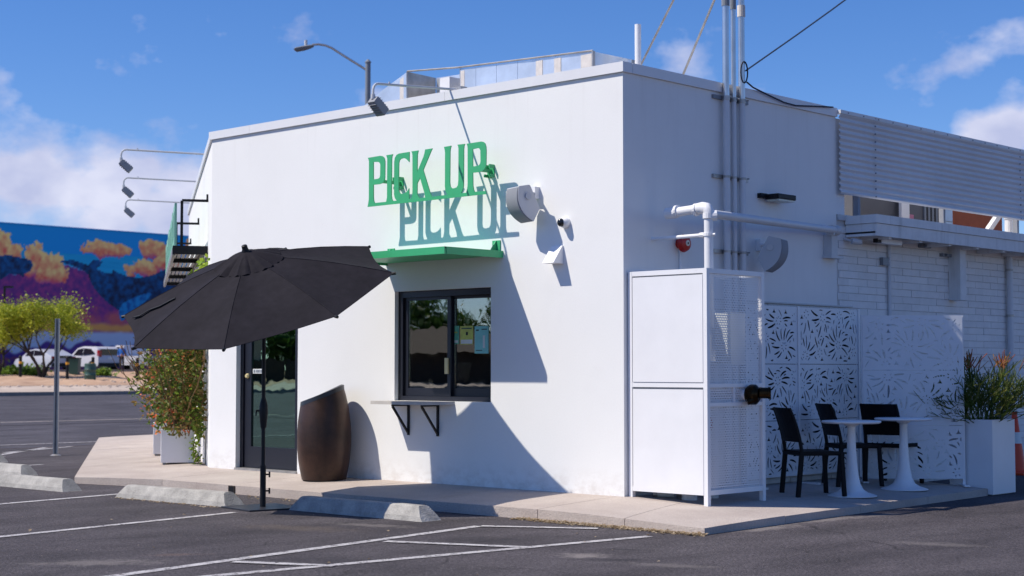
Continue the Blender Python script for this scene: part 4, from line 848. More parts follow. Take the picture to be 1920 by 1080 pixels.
# alarm bell
p = onX(1272, 457, 0); bl = thing('alarm_bell', 'round red fire alarm bell on the shaded side wall', 'alarm bell', p)
m = MB(); m.tube([(0, p.y, p.z), (.05, p.y, p.z)], .05, 12); m.build('back_box', 'red', bl)
m = MB(); m.tube([(.05, p.y, p.z), (.065, p.y, p.z), (.10, p.y, p.z), (.115, p.y, p.z)], [.085, .09, .075, .03], 20); m.build('gong', 'red', bl, smooth=True)
m = MB(); m.tube([(.112, p.y, p.z), (.122, p.y, p.z)], .03, 12); m.build('centre_disc', 'ledlens', bl); m = MB(); m.tube([(.122, p.y, p.z), (.126, p.y, p.z)], .01, 8); m.build('bolt', 'black', bl)
m = MB(); m.tube([(.025, p.y, p.z-.05), (.025, p.y-.02, .9)], .012, 6); m.build('conduit', 'wplastic', bl)
p = onX(1442, 374, 0); t = thing('wall_light', 'flat black wall light high on the shaded side wall', 'light', p)
m = MB(); m.box((.0, p.y-.22, p.z-.0), (.05, p.y-.10, p.z+.05)); m.build('back_plate', 'black', t)
m = MB(); m.box((.03, p.y-.12, p.z-.012), (.20, p.y+.22, p.z+.045)); m.build('housing', 'black', t, bevel=.01); m = MB(); m.box((.04, p.y-.10, p.z-.03), (.19, p.y+.20, p.z-.0125)); m.build('lens', 'ledlens', t)
# loose pipe fitting on the slab
p = onZ(1245, 938, -.04); t = thing('pipe_offcut', 'short white pipe fitting lying on the concrete under the cage', 'pipe', p); d_ = Vector((.85,.5,0)).normalized(); zz = zs(p.x, p.y)
m = MB(); m.tube([p-d_*.09+Z*(zz-p.z+.03), p+d_*.10+Z*(zz-p.z+.03)], .028, 12); m.build('tube', 'paper', t); m = MB(); m.tube([p-d_*.10+Z*(zz-p.z+.03), p-d_*.06+Z*(zz-p.z+.03)], .034, 12); m.build('collar', 'galvd', t); m = MB(); m.tube([p+d_*.12+Z*(zz-p.z+.03), p+d_*.20+Z*(zz-p.z+.035)], .03, 10); m.build('end_piece', 'galvd', t)

# ================================================================== PATIO
# leaf-cut privacy screens
def leaf_slits(W, Ht, seed):
    rng = random.Random(seed); slits = []; occ = []
    def ok(pts, r):
        for (x, y) in pts:
            if x < .022 or x > W-.022 or y < .022 or y > Ht-.022: return False
        for (x, y) in pts:
            for (u, v, s_) in occ:
                if (x-u)**2+(y-v)**2 < (r+s_+.009)**2: return False
        return True
    def slit(p, a, L, wd, bend):
        n = 5; c = []; x, y = p
        for i in range(n+1): c.append((x, y)); x += math.cos(a)*L/n; y += math.sin(a)*L/n; a += bend/n
        if not ok(c, wd/2): return
        up = []; dn = []
        for i, (x, y) in enumerate(c):
            j = min(i, n-1); dx, dy = c[j+1][0]-c[j][0], c[j+1][1]-c[j][1]; l = math.hypot(dx, dy); h = wd/2*math.sin(math.pi*(.12+.8*i/n))**.6
            up.append((x-dy/l*h, y+dx/l*h)); dn.append((x+dy/l*h, y-dx/l*h))
        slits.append(up+dn[::-1])
        for i, q in enumerate(c): occ.append((*q, wd/2))
        for i in range(n): occ.append(((c[i][0]+c[i+1][0])/2, (c[i][1]+c[i+1][1])/2, wd/2))
    ctrs = []
    for k in range(400):
        c = (rng.uniform(.05, W-.05), rng.uniform(.05, Ht-.05))
        if all((c[0]-a)**2+(c[1]-b)**2 > .29**2 for a, b in ctrs): ctrs.append(c)
    for (cx, cy) in ctrs:
        ph = rng.uniform(0, 6.28); nl = rng.randint(12, 15); sw = rng.choice((-1, 1))
        for k in range(nl):
            a = ph + k*2*math.pi/nl
            if k % 2: slit((cx+.030*math.cos(a), cy+.030*math.sin(a)), a, .022, .012, 0)
            r0 = .070+.012*(k % 3); a2 = a+rng.uniform(-.05, .05)
            slit((cx+r0*math.cos(a2), cy+r0*math.sin(a2)), a2, rng.uniform(.10, .155), rng.uniform(.017, .025), sw*rng.uniform(.25, .75))
    for k in range(160):         # darts between the leaves
        x, y = rng.uniform(.05, W-.05), rng.uniform(.05, Ht-.05); s_ = .024
        if ok([(x, y), (x-s_, y-s_), (x+s_, y-s_), (x, y+s_)], .012):
            slits.append([(x-s_*1.3, y-s_*.9), (x+s_*1.3, y-s_*.9), (x+s_*.35, y+s_*.1), (x, y+s_*1.2), (x-s_*.4, y)]); occ.append((x, y, .036))
    for k in range(900):        # fill
        a = rng.uniform(0, 6.28); slit((rng.uniform(.03, W-.03), rng.uniform(.03, Ht-.03)), a, rng.uniform(.035, .11), rng.uniform(.011, .018), rng.uniform(-.8, .8))
    return slits
SC = {}
def screen_panel(name, root, org, d, W, z0, z1, seed, n, th=.006):
    m = MB(); key = (round(W, 3), round(z1-z0, 3), seed)
    if key not in SC: SC[key] = leaf_slits(W, z1-z0, seed)
    m.plate([(0,0),(W,0),(W,z1-z0),(0,z1-z0)], SC[key], lambda a,b,t: org+d*a+n*t+Z*(z0+b), th); return m.build(name, 'screen', root)
M['screen'] = mat('white powder coated sheet', (.70, .72, .76), .4, var=.04)
s1 = thing('privacy_screen', 'white leaf cut metal screen standing flat along the side wall beside the cage', 'screen', (.10, 3.2, 0), 0, 'leaf cut metal screens')
yA, yB, yC = onX(1432, 570, .11).y-.35, onX(1495.5, 572, .11).y, onX(1607, 576, .11).y; zT = 1.885
zmid = [.07, .665, 1.265, zT]
for a, b, sd in ((yA, yB-.02, 1), (yB+.02, yC, 2)):
    for k in range(3): screen_panel('leaf_panel', s1, Vector((.115, a, 0)), Y, b-a, zmid[k]+.003, zmid[k+1]-.003, sd + (4 if k == 1 else 0), -X)
m = MB(); m.box((.088, yA+.034, .07), (.0895, yB-.02, zT)); m.build('slit_shade_sheet', 'black', s1); m = MB(); m.box((.088, yB+.018, .07), (.0895, yC, zT)); m.build('slit_shade_sheet', 'black', s1)  # added black sheets stand in for the shade behind the slits
for yy in (yA, yB-.017, yC+.002):
    m = MB(); m.box((.09, yy, -.0), (.125, yy+.032, zT+.003)); m.build('post', 'whitem', s1); m = MB(); m.box((.02, yy-.012, -.018), (.36, yy+.045, .004)); m.build('foot', 'whitem', s1)
s2 = thing('privacy_screen', 'white leaf cut metal screen turned towards the lot with its top corner in sun', 'screen', (.9, 3.82, -.03), 0, 'leaf cut metal screens')
a = Vector((.50, 3.49, 0)); b = Vector((1.32, 4.19, 0)); d = (b-a).normalized(); L2 = (b-a).length; nrm = Vector((-d.y, d.x, 0)); zT2 = 1.80
zz3 = [.02, .60, 1.20, zT2]
for k in range(3): screen_panel('leaf_panel', s2, a, d, L2, zz3[k]+.003, zz3[k+1]-.003, 7+k, nrm)
for q in (a+d*.0, b-d*.0):
    m = MB(); m.obox(q+nrm*.022+Z*(zT2/2-.02), d, nrm, Z, .014, .012, zT2/2+.018); m.build('post', 'whitem', s2); m = MB(); m.obox(q+nrm*.02+Z*(zs(q.x, q.y)+.012), d, nrm, Z, .03, .16, .008); m.build('foot', 'whitem', s2)

def chair(label, bc, fdir):           # bc = midpoint of the back legs on the ground, fdir = way the sitter faces
    f = Vector((*fdir, 0)).normalized(); ang = math.atan2(f.y, f.x); t = thing('patio_chair', label, 'chair', (bc[0], bc[1], zs(bc[0]+f.x*.2, bc[1]+f.y*.2)), ang, 'black patio chairs')
    B_ = lambda mm, n, bev=.006: mm.build(n, 'blackres', t, local=True, bevel=bev)
    # local x forward, y left, z up
    for sy in (-1, 1):
        m = MB(); m.obox((-.015, sy*.21, .22), X, Y, Vector((.10,-.0*sy,1)).normalized(), .022, .019, .225); B_(m, 'leg')
        m = MB(); m.obox((.435, sy*.215, .215), X, Y, Vector((-.05, -.03*sy, 1)).normalized(), .020, .020, .215); B_(m, 'leg')
    m = MB(); vs = []; fs = []; nx, ny = 8, 6
    for i in range(nx+1):
        for j in range(ny+1):
            u, v = i/nx, j/ny*2-1; vs.append((.0+.45*u, v*(.205+.02*u), .445-.018*math.sin(math.pi*u)*(1-v*v)-(.012 if u > .99 else 0)))
    n = len(vs); vs += [(x, y, z-.032) for x, y, z in vs]
    for i in range(nx):
        for j in range(ny): k = i*(ny+1)+j; fs += [(k,k+ny+1,k+ny+2,k+1), (n+k,n+k+1,n+k+ny+2,n+k+ny+1)]
    rim = [i*(ny+1) for i in range(nx+1)]+[nx*(ny+1)+j for j in range(1, ny+1)]+[i*(ny+1)+ny for i in range(nx-1,-1,-1)]+[j for j in range(ny-1,0,-1)]
    for i in range(len(rim)): q = (i+1) % len(rim); fs.append((rim[i], rim[q], n+rim[q], n+rim[i]))
    m.add(vs, fs); m.build('seat', 'blackres', t, local=True)
    def curve(z): h = (z-.45)/.42; return .01-.05*h-.07*h*h
    m = MB(); vs = []; fs = []; nz_ = 8
    for i in range(nz_+1):
        z = .535+.335*i/nz_
        for j in range(ny+1): v = j/ny*2-1; vs.append((curve(z)-.022*(1-v*v), v*(.205-.012*i/nz_), z))
    n = len(vs); vs += [(x-.022, y, z) for x, y, z in vs]
    for i in range(nz_):
        for j in range(ny): k = i*(ny+1)+j; fs += [(k,k+1,k+ny+2,k+ny+1), (n+k,n+k+ny+1,n+k+ny+2,n+k+1)]
    rim = [i*(ny+1) for i in range(nz_+1)]+[nz_*(ny+1)+j for j in range(1, ny+1)]+[i*(ny+1)+ny for i in range(nz_-1,-1,-1)]+[j for j in range(ny-1,0,-1)]
    for i in range(len(rim)): q = (i+1) % len(rim); fs.append((rim[i], rim[q], n+rim[q], n+rim[i]))
    m.add(vs, fs); m.build('backrest', 'blackres', t, local=True)
    for sy in (-1, 1):
        m = MB(); m.tube([(curve(z)-.011+.004, sy*(.212-.008*(z-.44)), z) for z in (.43, .50, .58, .68, .78, .868)], [.02,.02,.019,.018,.017,.014], 8); m.build('back_post', 'blackres', t, local=True, smooth=True)
    m = MB(); m.box((-.02, -.2, .40), (.43, -.185, .44)); m.box((-.02, .185, .40), (.43, .2, .44)); m.box((.40, -.185, .40), (.43, .185, .43)); m.box((-.02,-.185,.40), (.0,.185,.43)); m.build('seat_rail', 'blackres', t, local=True)
    return t
chair('black patio chair nearest the cage, seen from its side', (.80, 1.66), (.56, .83))
chair('black patio chair half hidden behind the front pedestal table', (.46, 2.95), (.60, .80))
chair('black patio chair with its back to the lot, behind the two tables', (.74, 3.50), (-.05, 1))
def table(label, c, ht, r):
    z0 = zs(c[0], c[1]); t = thing('pedestal_table', label, 'table', (c[0], c[1], z0), 0, 'white pedestal tables')
    m = MB(); m.lathe((0,0,0), [(r-.02,ht-.028),(r-.004,ht-.02),(r,ht-.010),(r-.004,ht-.003),(r-.012,ht)], 48); m.build('table_top', 'whitem', t, local=True, smooth=True)
    m = MB(); m.lathe((0,0,0), [(.245,.0),(.247,.008),(.22,.018),(.16,.036),(.115,.065),(.085,.12),(.068,.2),(.055,.32),(.045,.46),(.040,.6),(.040,ht-.06),(.07,ht-.045),(.07,ht-.0285)], 40); m.build('pedestal', 'whitem', t, local=True, smooth=True)
table('white round pedestal table in front, nearer to the cage', (1.18, 2.13), .75, .295); table('white round pedestal table farther back, nearer to the tall planter', (1.13, 3.24), .75, .30)

pb = thing('tall_planter', 'tall white square planter at the end of the concrete slab', 'planter', (1.36, 4.53, G))
m = MB(); bx0, bx1, by0, by1 = 1.10, 1.61, 4.275, 4.80; bt = .665
m.plate([(bx0,by0),(bx1,by0),(bx1,by1),(bx0,by1)], [[(bx0+.03,by0+.03),(bx0+.03,by1-.03),(bx1-.03,by1-.03),(bx1-.03,by0+.03)]], lambda a,b,d: Vector((a,b,G+.012+d)), bt-G-.012); m.build('box', 'whitem', pb)
m = MB(); m.box((bx0+.03,by0+.03,bt-.3), (bx1-.03,by1-.03,bt-.06)); m.build('soil', 'soil', pb); m = MB(); m.box((bx0+.03,by0+.03,G), (bx1-.03,by1-.03,G+.012)); m.build('plinth', 'grey', pb)
fs_ = thing('pencil_cactus', 'bushy green pencil stem plant with coral tips in the tall planter', 'plant', (1.36, 4.53, bt-.06))
random.seed(21); st = MB(); tp = MB()
def stem(p, d, L, r, lev):
    n = 3; pts = [p]; 
    for i in range(n): d = (d + Vector((random.gauss(0,.10), random.gauss(0,.10), random.gauss(0,.06)))).normalized(); p = p+d*L/n; pts.append(p)
    (tp if (lev >= 3 and p.z > 1.30 and random.random() < .6) else st).tube(pts, [r, r*.95, r*.9, r*.7], 4, False)
    if lev < 3:
        for k in range(random.choice((2, 3, 3))): dd = (d + Vector((random.gauss(0,.5), random.gauss(0,.5), random.gauss(.15,.3)))).normalized(); stem(p, dd, L*random.uniform(.6, .95), r*.82, lev+1)
for k in range(85):
    a = random.uniform(0, 6.28); q = Vector((1.36+.15*math.cos(a), 4.53+.15*math.sin(a), bt-.08)); stem(q, Vector((math.cos(a)*.5, math.sin(a)*.5, random.uniform(.25, 1.2))).normalized(), random.uniform(.13, .26), .006, 0)
for (dx, dy) in ((-.12, -.1), (.2, .25)):
    for k in range(9): stem(Vector((1.36+dx*.6, 4.53+dy*.6, bt+.35)), Vector((dx+random.gauss(0,.12), dy+random.gauss(0,.12), 1.4)).normalized(), .22, .007, 2)
tag(st.build('stems', 'fire', fs_, recalc=False), kind='stuff'); tag(tp.build('stem_tips', 'firetip', fs_, recalc=False), kind='stuff')

p = onZ(1904, 889, G); cn = thing('traffic_cone', 'orange traffic cone behind the tall planter', 'cone', (p.x, p.y, G))
m = MB(); m.lathe((p.x,p.y,G), [(.165,.03),(.155,.05),(.135,.06),(.03,.80),(.022,.81)], 20); m.build('cone', 'orange', cn, smooth=True); m = MB(); m.box((p.x-.21,p.y-.21,G), (p.x+.21,p.y+.21,G+.03)); m.build('base', 'orange', cn, bevel=.01); m = MB(); m.lathe((p.x,p.y,G), [(.089,.40),(.068,.545)], 20, False); m.build('reflective_band', 'paper', cn, smooth=True)

# ================================================================== UMBRELLA, BIN, WHEEL STOPS
UC = Vector((-2.812, -2.208, 1.937)); UN = Vector((.124, -.405, .906)).normalized(); UR = 1.379; UH = .409
uu = Z.cross(UN).normalized(); uw = UN.cross(uu); P0 = Vector((-3.922, -3.0, 1.734)) - UC; ph0 = math.atan2(P0.dot(uw), P0.dot(uu))
um = thing('market_umbrella', 'large charcoal market umbrella tilted towards the sun in the parking lot', 'umbrella', (-2.86, -2.08, G))
def rim(k): a = ph0+k*math.pi/4; return uu*math.cos(a)+uw*math.sin(a)
apex = UC+UN*UH
for k in range(8):
    a, b = rim(k), rim(k+1); m = MB(); vs = []; fs = []; ni, nj = 12, 10
    for i in range(ni+1):
        t = .10+.90*i/ni
        for j in range(nj+1):
            s_ = j/nj; e = a.lerp(b, s_); hh = UH*(1-t) + .035*math.sin(math.pi*t); sag = math.sin(math.pi*s_)*(.030*t + .012*math.sin(math.pi*t))
            rr = UR*t*(1-.035*math.sin(math.pi*s_)*t**4)
            vs.append(UC+e*rr+UN*(hh-sag*.9))
    for i in range(ni):
        for j in range(nj): q = i*(nj+1)+j; fs.append((q, q+1, q+nj+2, q+nj+1))
    n = len(vs); vs2 = [v-UN*.004 for v in vs]; m.add(vs, fs); m.add(vs2, [tuple(reversed(f)) for f in fs])
    edge = [ni*(nj+1)+j for j in range(nj+1)]; m.f += [[edge[j], edge[j+1], n+edge[j+1], n+edge[j]] for j in range(nj)]
    m.build('canopy_panel', 'fabric', um, smooth=True, recalc=False)
    # rib under each seam, with end cap and strut
    rb = MB(); rb.tube([UC+UN*(UH-.05), UC+a*UR*.5+UN*(UH*.5+.015), UC+a*UR*.985-UN*.012], .009, 6); rb = rb.build('rib', 'black', um)
    c = MB(); c.tube([UC+a*UR*.975-UN*.006, UC+a*UR*1.012-UN*.006], .015, 8); c.build('rib_end', 'black', rb)
    c = MB(); c.tube([UC-UN*.15, UC+a*UR*.5+UN*(UH*.5-.0)], .007, 6); c.build('strut', 'black', rb)
    # seam welt
    c = MB(); c.tube([UC+a*UR*t+UN*(UH*(1-t)+.035*math.sin(math.pi*t)+.002) for t in (.2, .4, .6, .8, .985)], .0035, 4, False); c.build('seam', 'fabric', um)
m = MB(); vs = []; fs = []; nk, nr = 64, 6        # ruffled vent cap
for i in range(nr+1):
    t = .03+.215*i/nr
    for k in range(nk):
        an = ph0+2*math.pi*k/nk; ruff = math.cos(8*2*math.pi*k/nk)*.5+.5; wr = .010*math.sin(23*an+1.2)*(i/nr) + .006*math.sin(41*an)*(i/nr)
        rr = UR*t*(1+.05*math.cos(8*(an-ph0))*(i/nr)); vs.append(UC+(uu*math.cos(an)+uw*math.sin(an))*rr+UN*(UH*(1-t*.80)+.055-.045*(i/nr)**2*1.1+wr-.02*(i/nr)*(1-ruff)))
for i in range(nr):
    for k in range(nk): fs.append((i*nk+k, i*nk+(k+1)%nk, (i+1)*nk+(k+1)%nk, (i+1)*nk+k))
m.add(vs, fs); n = len(vs); m.add([v-UN*.004 for v in vs], [tuple(reversed(f)) for f in fs]); e = nr*nk; m.f += [[e+k, e+(k+1)%nk, n+e+(k+1)%nk, n+e+k] for k in range(nk)]
m.build('vent_cap', 'fabric', um, smooth=True, recalc=False)
m = MB(); m.tube([apex+UN*.01, apex+UN*.05, apex+UN*.07, apex+UN*.105, apex+UN*.112], [.05,.04,.030,.028,.018], 14); m.build('finial', 'black', um, smooth=True)
PB = Vector((-2.86, -2.08, G)); piv = Vector((-2.85, -2.09, 1.62))
m = MB(); m.tube([PB+Z*.01, piv], .0195, 14); m.build('pole', 'black', um, smooth=True)
m = MB(); m.tube([piv, UC+UN*(UH+.02)], .018, 12); m.build('tilt_pole', 'black', um, smooth=True); m = MB(); m.tube([piv-Z*.06, piv+Z*.05], .028, 12); m.build('tilt_joint', 'black', um)
zc = onY(492, 770, -2.08).z
m = MB(); m.tube([PB+Z*(zc-G-.17), PB+Z*(zc-G-.10), PB+Z*(zc-G-.02), PB+Z*(zc-G+.06), PB+Z*(zc-G+.12)], [.028,.036,.044,.040,.024], 14); m.build('crank_housing', 'black', um, smooth=True)
m = MB(); q = PB+Z*(zc-G); m.tube([q, q-RT*.075], .009, 8); m.tube([q-RT*.07, q-RT*.075-Z*.05], .007, 6); m.build('crank_handle', 'black', um)
m = MB(); m.tube([PB+Z*.012, PB+Z*.42], .029, 14); m.build('base_tube', 'black', um, smooth=True)
for zz in (.17, .33):
    m = MB(); q = PB+Z*zz; m.tube([q, q+RT*.065], .008, 6); m.tube([q+RT*.063-Z*.028, q+RT*.063+Z*.028], .009, 8); m.build('set_knob', 'black', um)
m = MB(); m.obox(PB+Z*.008, Vector((.17,.985,0)), Vector((.985,-.17,0)), Z, .30, .30, .008); m.build('base_plate', 'urnlid', um, bevel=.003)
# strap lying on the left panels
a, b, c = (UC + rim(0)*UR*.93*.5 + rim(7)*UR*.93*.5, 0, 0)
pts = []
for (t, s_) in ((.93, .30), (.88, .36), (.80, .37), (.72, .46), (.64, .50), (.60, .53)):
    e = rim(0).lerp(rim(1), s_-.1); hh = UH*(1-t)+.035*math.sin(math.pi*t) - math.sin(math.pi*(s_-.1))*(.030*t+.012*math.sin(math.pi*t))*.9; pts.append(UC+e*UR*t+UN*(hh+.006))
m = MB(); vs = []; 
for i, q in enumerate(pts):
    d_ = (pts[min(i+1, len(pts)-1)]-pts[max(i-1, 0)]).normalized(); s_ = UN.cross(d_)*.017; vs += [q+s_, q-s_, q+s_+UN*.008, q-s_+UN*.008]
m.add(vs, [f for i in range(len(pts)-1) for f in ((4*i+2,4*i+3,4*i+7,4*i+6),(4*i,4*i+2,4*i+6,4*i+4),(4*i+1,4*i+5,4*i+7,4*i+3))]); m.build('tie_strap', 'fabricd', um)

# barrel bin with slanted top
bc = Vector((-4.03, -.33, zs(-4.03, -.33))); bn = thing('barrel_bin', 'dark brown barrel shaped bin with slanted top against the wall', 'bin', bc)
def brad(h): 
    P = [(0,.245),(.08,.262),(.2,.284),(.35,.298),(.5,.299),(.65,.29),(.8,.268),(.92,.243),(1.05,.205)]
    for (a, b), (c, d) in zip(P, P[1:]):
        if a <= h <= c: return b+(d-b)*(h-a)/(c-a)
    return .2
n = 44; nh = 22; m = MB(); vs = []; fs = []
hi = Vector((RT.x, RT.y, 0))
def htop(k): a = 2*math.pi*k/n; d = Vector((math.cos(a), math.sin(a), 0)); return .90+.40*(.24*d.dot(hi)) 
for i in range(nh+1):
    for k in range(n):
        a = 2*math.pi*k/n; h = htop(k)*i/nh; r = brad(h); vs.append(bc+Vector((r*math.cos(a), r*math.sin(a), h+.006)))
for i in range(nh):
    for k in range(n): fs.append((i*n+k, i*n+(k+1)%n, (i+1)*n+(k+1)%n, (i+1)*n+k))
fs.append(tuple(range(n-1,-1,-1))); m.add(vs, fs).build('barrel', 'urn', bn, smooth=True)
m = MB(); vs = []
for rr, dz in ((1.0, .002), (.985, .05), (.86, .055), (.84, -.02), (.3, -.10)):
    for k in range(n): a = 2*math.pi*k/n; h = htop(k); r = brad(h)*rr; vs.append(bc+Vector((r*math.cos(a), r*math.sin(a), h+.006+dz)))
m.add(vs, [(i*n+k, i*n+(k+1)%n, (i+1)*n+(k+1)%n, (i+1)*n+k) for i in range(4) for k in range(n)]+[tuple(4*n+k for k in range(n))]); m.build('lid', 'urnlid', bn, smooth=True)
m = MB(); m.lathe(bc, [(.235,0),(.235,.008)], 40); m.build('base_ring', 'black', bn)

# wheel stops
def stop(label, a, b, seed):
    a = Vector(a); b = Vector(b); d = (b-a).normalized(); n = Vector((-d.y, d.x, 0)); L = (b-a).length; rng = random.Random(seed); t = thing('wheel_stop', label, 'wheel stop', ((a+b)/2)+n*.12, 0, 'concrete wheel stops')
    m = MB(); prof = [(0,0),(.012,.045),(.06,.125),(.08,.135),(.165,.135),(.185,.125),(.232,.045),(.245,0)]; us = [0]+[.075+.85*i/28 for i in range(29)]+[1]; ns = len(us)-1; vs = []; fs = []; k = len(prof)
    for i in range(ns+1):
        u = us[i]; e = min(u, 1-u)*L
        for (y, z) in prof:
            zz = z
            p = a+d*(L*u)+n*y; p.z = 0; j = .0022*noise.noise((p.x*9+seed, p.y*9, z*20)); j2 = -.004*max(0, noise.noise((p.x*5+seed*3, p.y*5, z*9))-.28)*4*(1 if .02 < z < .13 else .2)
            ins = -.11*(z/.135) if u < .01 else (.11*(z/.135) if u > .99 else 0)
            vs.append(p+Z*(G+zz+j*(z > 0))+n*(j+ (-j2 if y < .12 else j2)) - d*ins)
    for i in range(ns):
        for q in range(k-1): fs.append((i*k+q, i*k+q+1, (i+1)*k+q+1, (i+1)*k+q))
    fs += [tuple(range(k)), tuple(ns*k+q for q in range(k-1,-1,-1))]; m.add(vs, fs).build('block', 'stopc', t)
    for u in (.16, .84): m = MB(); q = a+d*(L*u)+n*.1225; m.tube([q+Z*(G+.1), q+Z*(G+.142)], .012, 8); m.build('anchor_pin', 'galvd', t)
stop('concrete wheel stop half shaded beside the umbrella base', (-2.52,-2.03,G), (-.69,-1.99,G), 1)
stop('concrete wheel stop in full sun left of the umbrella pole', (-5.06,-2.34,G), (-3.23,-2.25,G), 2)
stop('concrete wheel stop at the left picture edge in front of the others', (-7.95,-2.36,G), (-6.13,-2.32,G), 3)
stop('concrete wheel stop second from the front at the left picture edge', (-10.7,-1.32,G), (-8.88,-1.27,G), 4)
stop('concrete wheel stop farthest back at the left picture edge', (-13.6,-.12,G), (-11.78,-.08,G), 5)
# sign post without a sign
sp = thing('steel_post', 'bare grey steel post standing on the asphalt by the street', 'post', (-13.0, 1.66, G)); m = MB()
m.plate([(-.03,-.012),(.03,-.012),(.03,.022),(.012,.022),(.012,.0),(-.012,.0),(-.012,.022),(-.03,.022)], [], lambda a,b,d: Vector((-13.0,1.66,G-.05+d))+RT*a*1.2-FW*b*1.2, 2.22); m.build('post', 'grey', sp); m = MB(); m.lathe((-13.0,1.66,G), [(.09,0),(.05,.02)], 10); m.build('collar', 'galvd', sp)

# ================================================================== PLANTERS AND VINE ON THE STREET FACADE
def box_planter(label, s_, o_, w_, h_):
    c = fp(s_, o_, 0); t = thing('box_planter', label, 'planter', (c.x, c.y, zs(c.x, c.y)), 0, 'white box planters'); z0 = zs(c.x, c.y)
    loc = lambda a, b: FO+FWL*(s_+a)+FN*(o_+b); hw = w_/2
    m = MB(); m.plate([(-hw,-hw),(hw,-hw),(hw,hw),(-hw,hw)], [[(-hw+.02,-hw+.02),(-hw+.02,hw-.02),(hw-.02,hw-.02),(hw-.02,-hw+.02)]], lambda a,b,d: loc(a,b)+Z*(z0+.02+d), h_); m.build('box', 'whitem', t)
    m = MB(); m.obox(loc(0,0)+Z*(z0+h_-.05), FWL, FN, Z, hw-.021, hw-.021, .02); m.build('soil', 'soil', t)
    for a in (-1, 1):
        for b in (-1, 1): m = MB(); m.obox(loc(a*(hw-.04), b*(hw-.04))+Z*(z0+.01), FWL, FN, Z, .02, .02, .012); m.build('foot', 'grey', t)
box_planter('white box planter under the flowering vine, nearest the corner', 1.28, .36, .42, .42)
box_planter('white box planter half hidden behind the nearer one', 3.6, .42, .46, .44)
random.seed(31)
def vine(name, label, cz, s_a, s_b, zmax, nleaf, nfl, omax):
    t = thing(name, label, 'vine', fp((s_a+s_b)/2, .3, cz)); st = MB(); lf = MB(); fl = MB(); br = MB()
    for k in range(34):
        p = fp(random.uniform(s_a, s_b), random.uniform(.2, .5), cz); d = Vector((random.gauss(0,.2), random.gauss(0,.2), 1)); pts = [p]
        for i in range(9):
            d = (d+Vector((random.gauss(0,.35), random.gauss(0,.35), random.gauss(.12,.2)))).normalized(); p = p+d*.17
            o_ = (p-FO).dot(FN)
            if o_ < .05: p += FN*(.06-o_)
            if p.z > zmax: break
            pts.append(p)
        if len(pts) > 2: st.tube(pts, [.008*(1-.6*i/len(pts)) for i in range(len(pts))], 4, False)
    def leaf(mb, p, sz, thin=.55):
        d = Vector((random.gauss(0,1), random.gauss(0,1), random.gauss(-.3,.7))).normalized(); n = d.orthogonal().normalized(); n.rotate(Matrix.Rotation(random.uniform(0,6.28), 3, d)); s__ = d.cross(n)*sz*thin
        mb.add([p, p+d*sz*.45+s__*.5+n*sz*.08, p+d*sz, p+d*sz*.45-s__*.5+n*sz*.08], [(0,1,2,3)])
    for k in range(nleaf):
        z = cz+(zmax-cz)*random.random()**.85; h = (z-cz)/(zmax-cz); sp = omax*(.55+.55*math.sin(math.pi*min(1, .15+h*.8)))
        o_ = abs(random.gauss(0, .42))*sp+.04
        if o_ > sp*1.15: o_ = random.uniform(.05, sp)
        s_ = random.uniform(s_a-.15, s_b+.1)
        if noise.noise((s_*2.2, o_*3.5, z*3.1)) < -.22: continue
        p = fp(s_, o_, z); leaf(br if random.random() < .06 else lf, p, random.uniform(.045, .095))
    for k in range(nfl):
        z = cz+(zmax-cz)*random.random(); h = (z-cz)/(zmax-cz); sp = omax*(.55+.55*math.sin(math.pi*min(1, .15+h*.8))); p = fp(random.uniform(s_a-.1, s_b), random.uniform(.1, .95)*sp, z)
        for q in range(4): leaf(fl, p+Vector((random.gauss(0,.012),random.gauss(0,.012),random.gauss(0,.012))), random.uniform(.03, .05), .9)
    st.build('stems', 'vinedry', t, recalc=False); lf.build('leaves', 'vine', t, recalc=False); fl.build('blossoms', 'flower', t, recalc=False); br.build('new_leaves', 'vinebright', t, recalc=False); return t
vine('trumpet_vine', 'flowering orange trumpet vine climbing from the nearer box planter', .36, .7, 2.1, 1.85, 5600, 70, .80)
vine('trumpet_vine', 'flowering vine behind, climbing from the farther box planter', .38, 2.9, 4.3, 1.9, 3800, 45, .72)
m = MB(); t = thing('vine_shoot', 'yellow green vine shoots high under the steel platform', 'vine', fp(1.3, .08, 1.8)); lf = MB()
pts = [fp(.9+.05*math.sin(i*1.3), .03+.01*i, 1.7+i*.09) for i in range(10)]; m.tube(pts, .006, 4, False); m.build('stems', 'vinedry', t, recalc=False)
for k in range(420):
    z = random.uniform(1.75, 2.62); p = fp(random.uniform(.35, 1.7), abs(random.gauss(0,.06))+.02+.12*(2.6-z), z); d = Vector((random.gauss(0,1), random.gauss(0,1), random.gauss(-.2,.6))).normalized(); n = d.orthogonal().normalized()*random.uniform(.02,.035); q = random.uniform(.04,.075)
    lf.add([p, p+d*q*.5+n, p+d*q, p+d*q*.5-n], [(0,1,2,3)])
lf.build('leaves', 'vinebright', t, recalc=False)
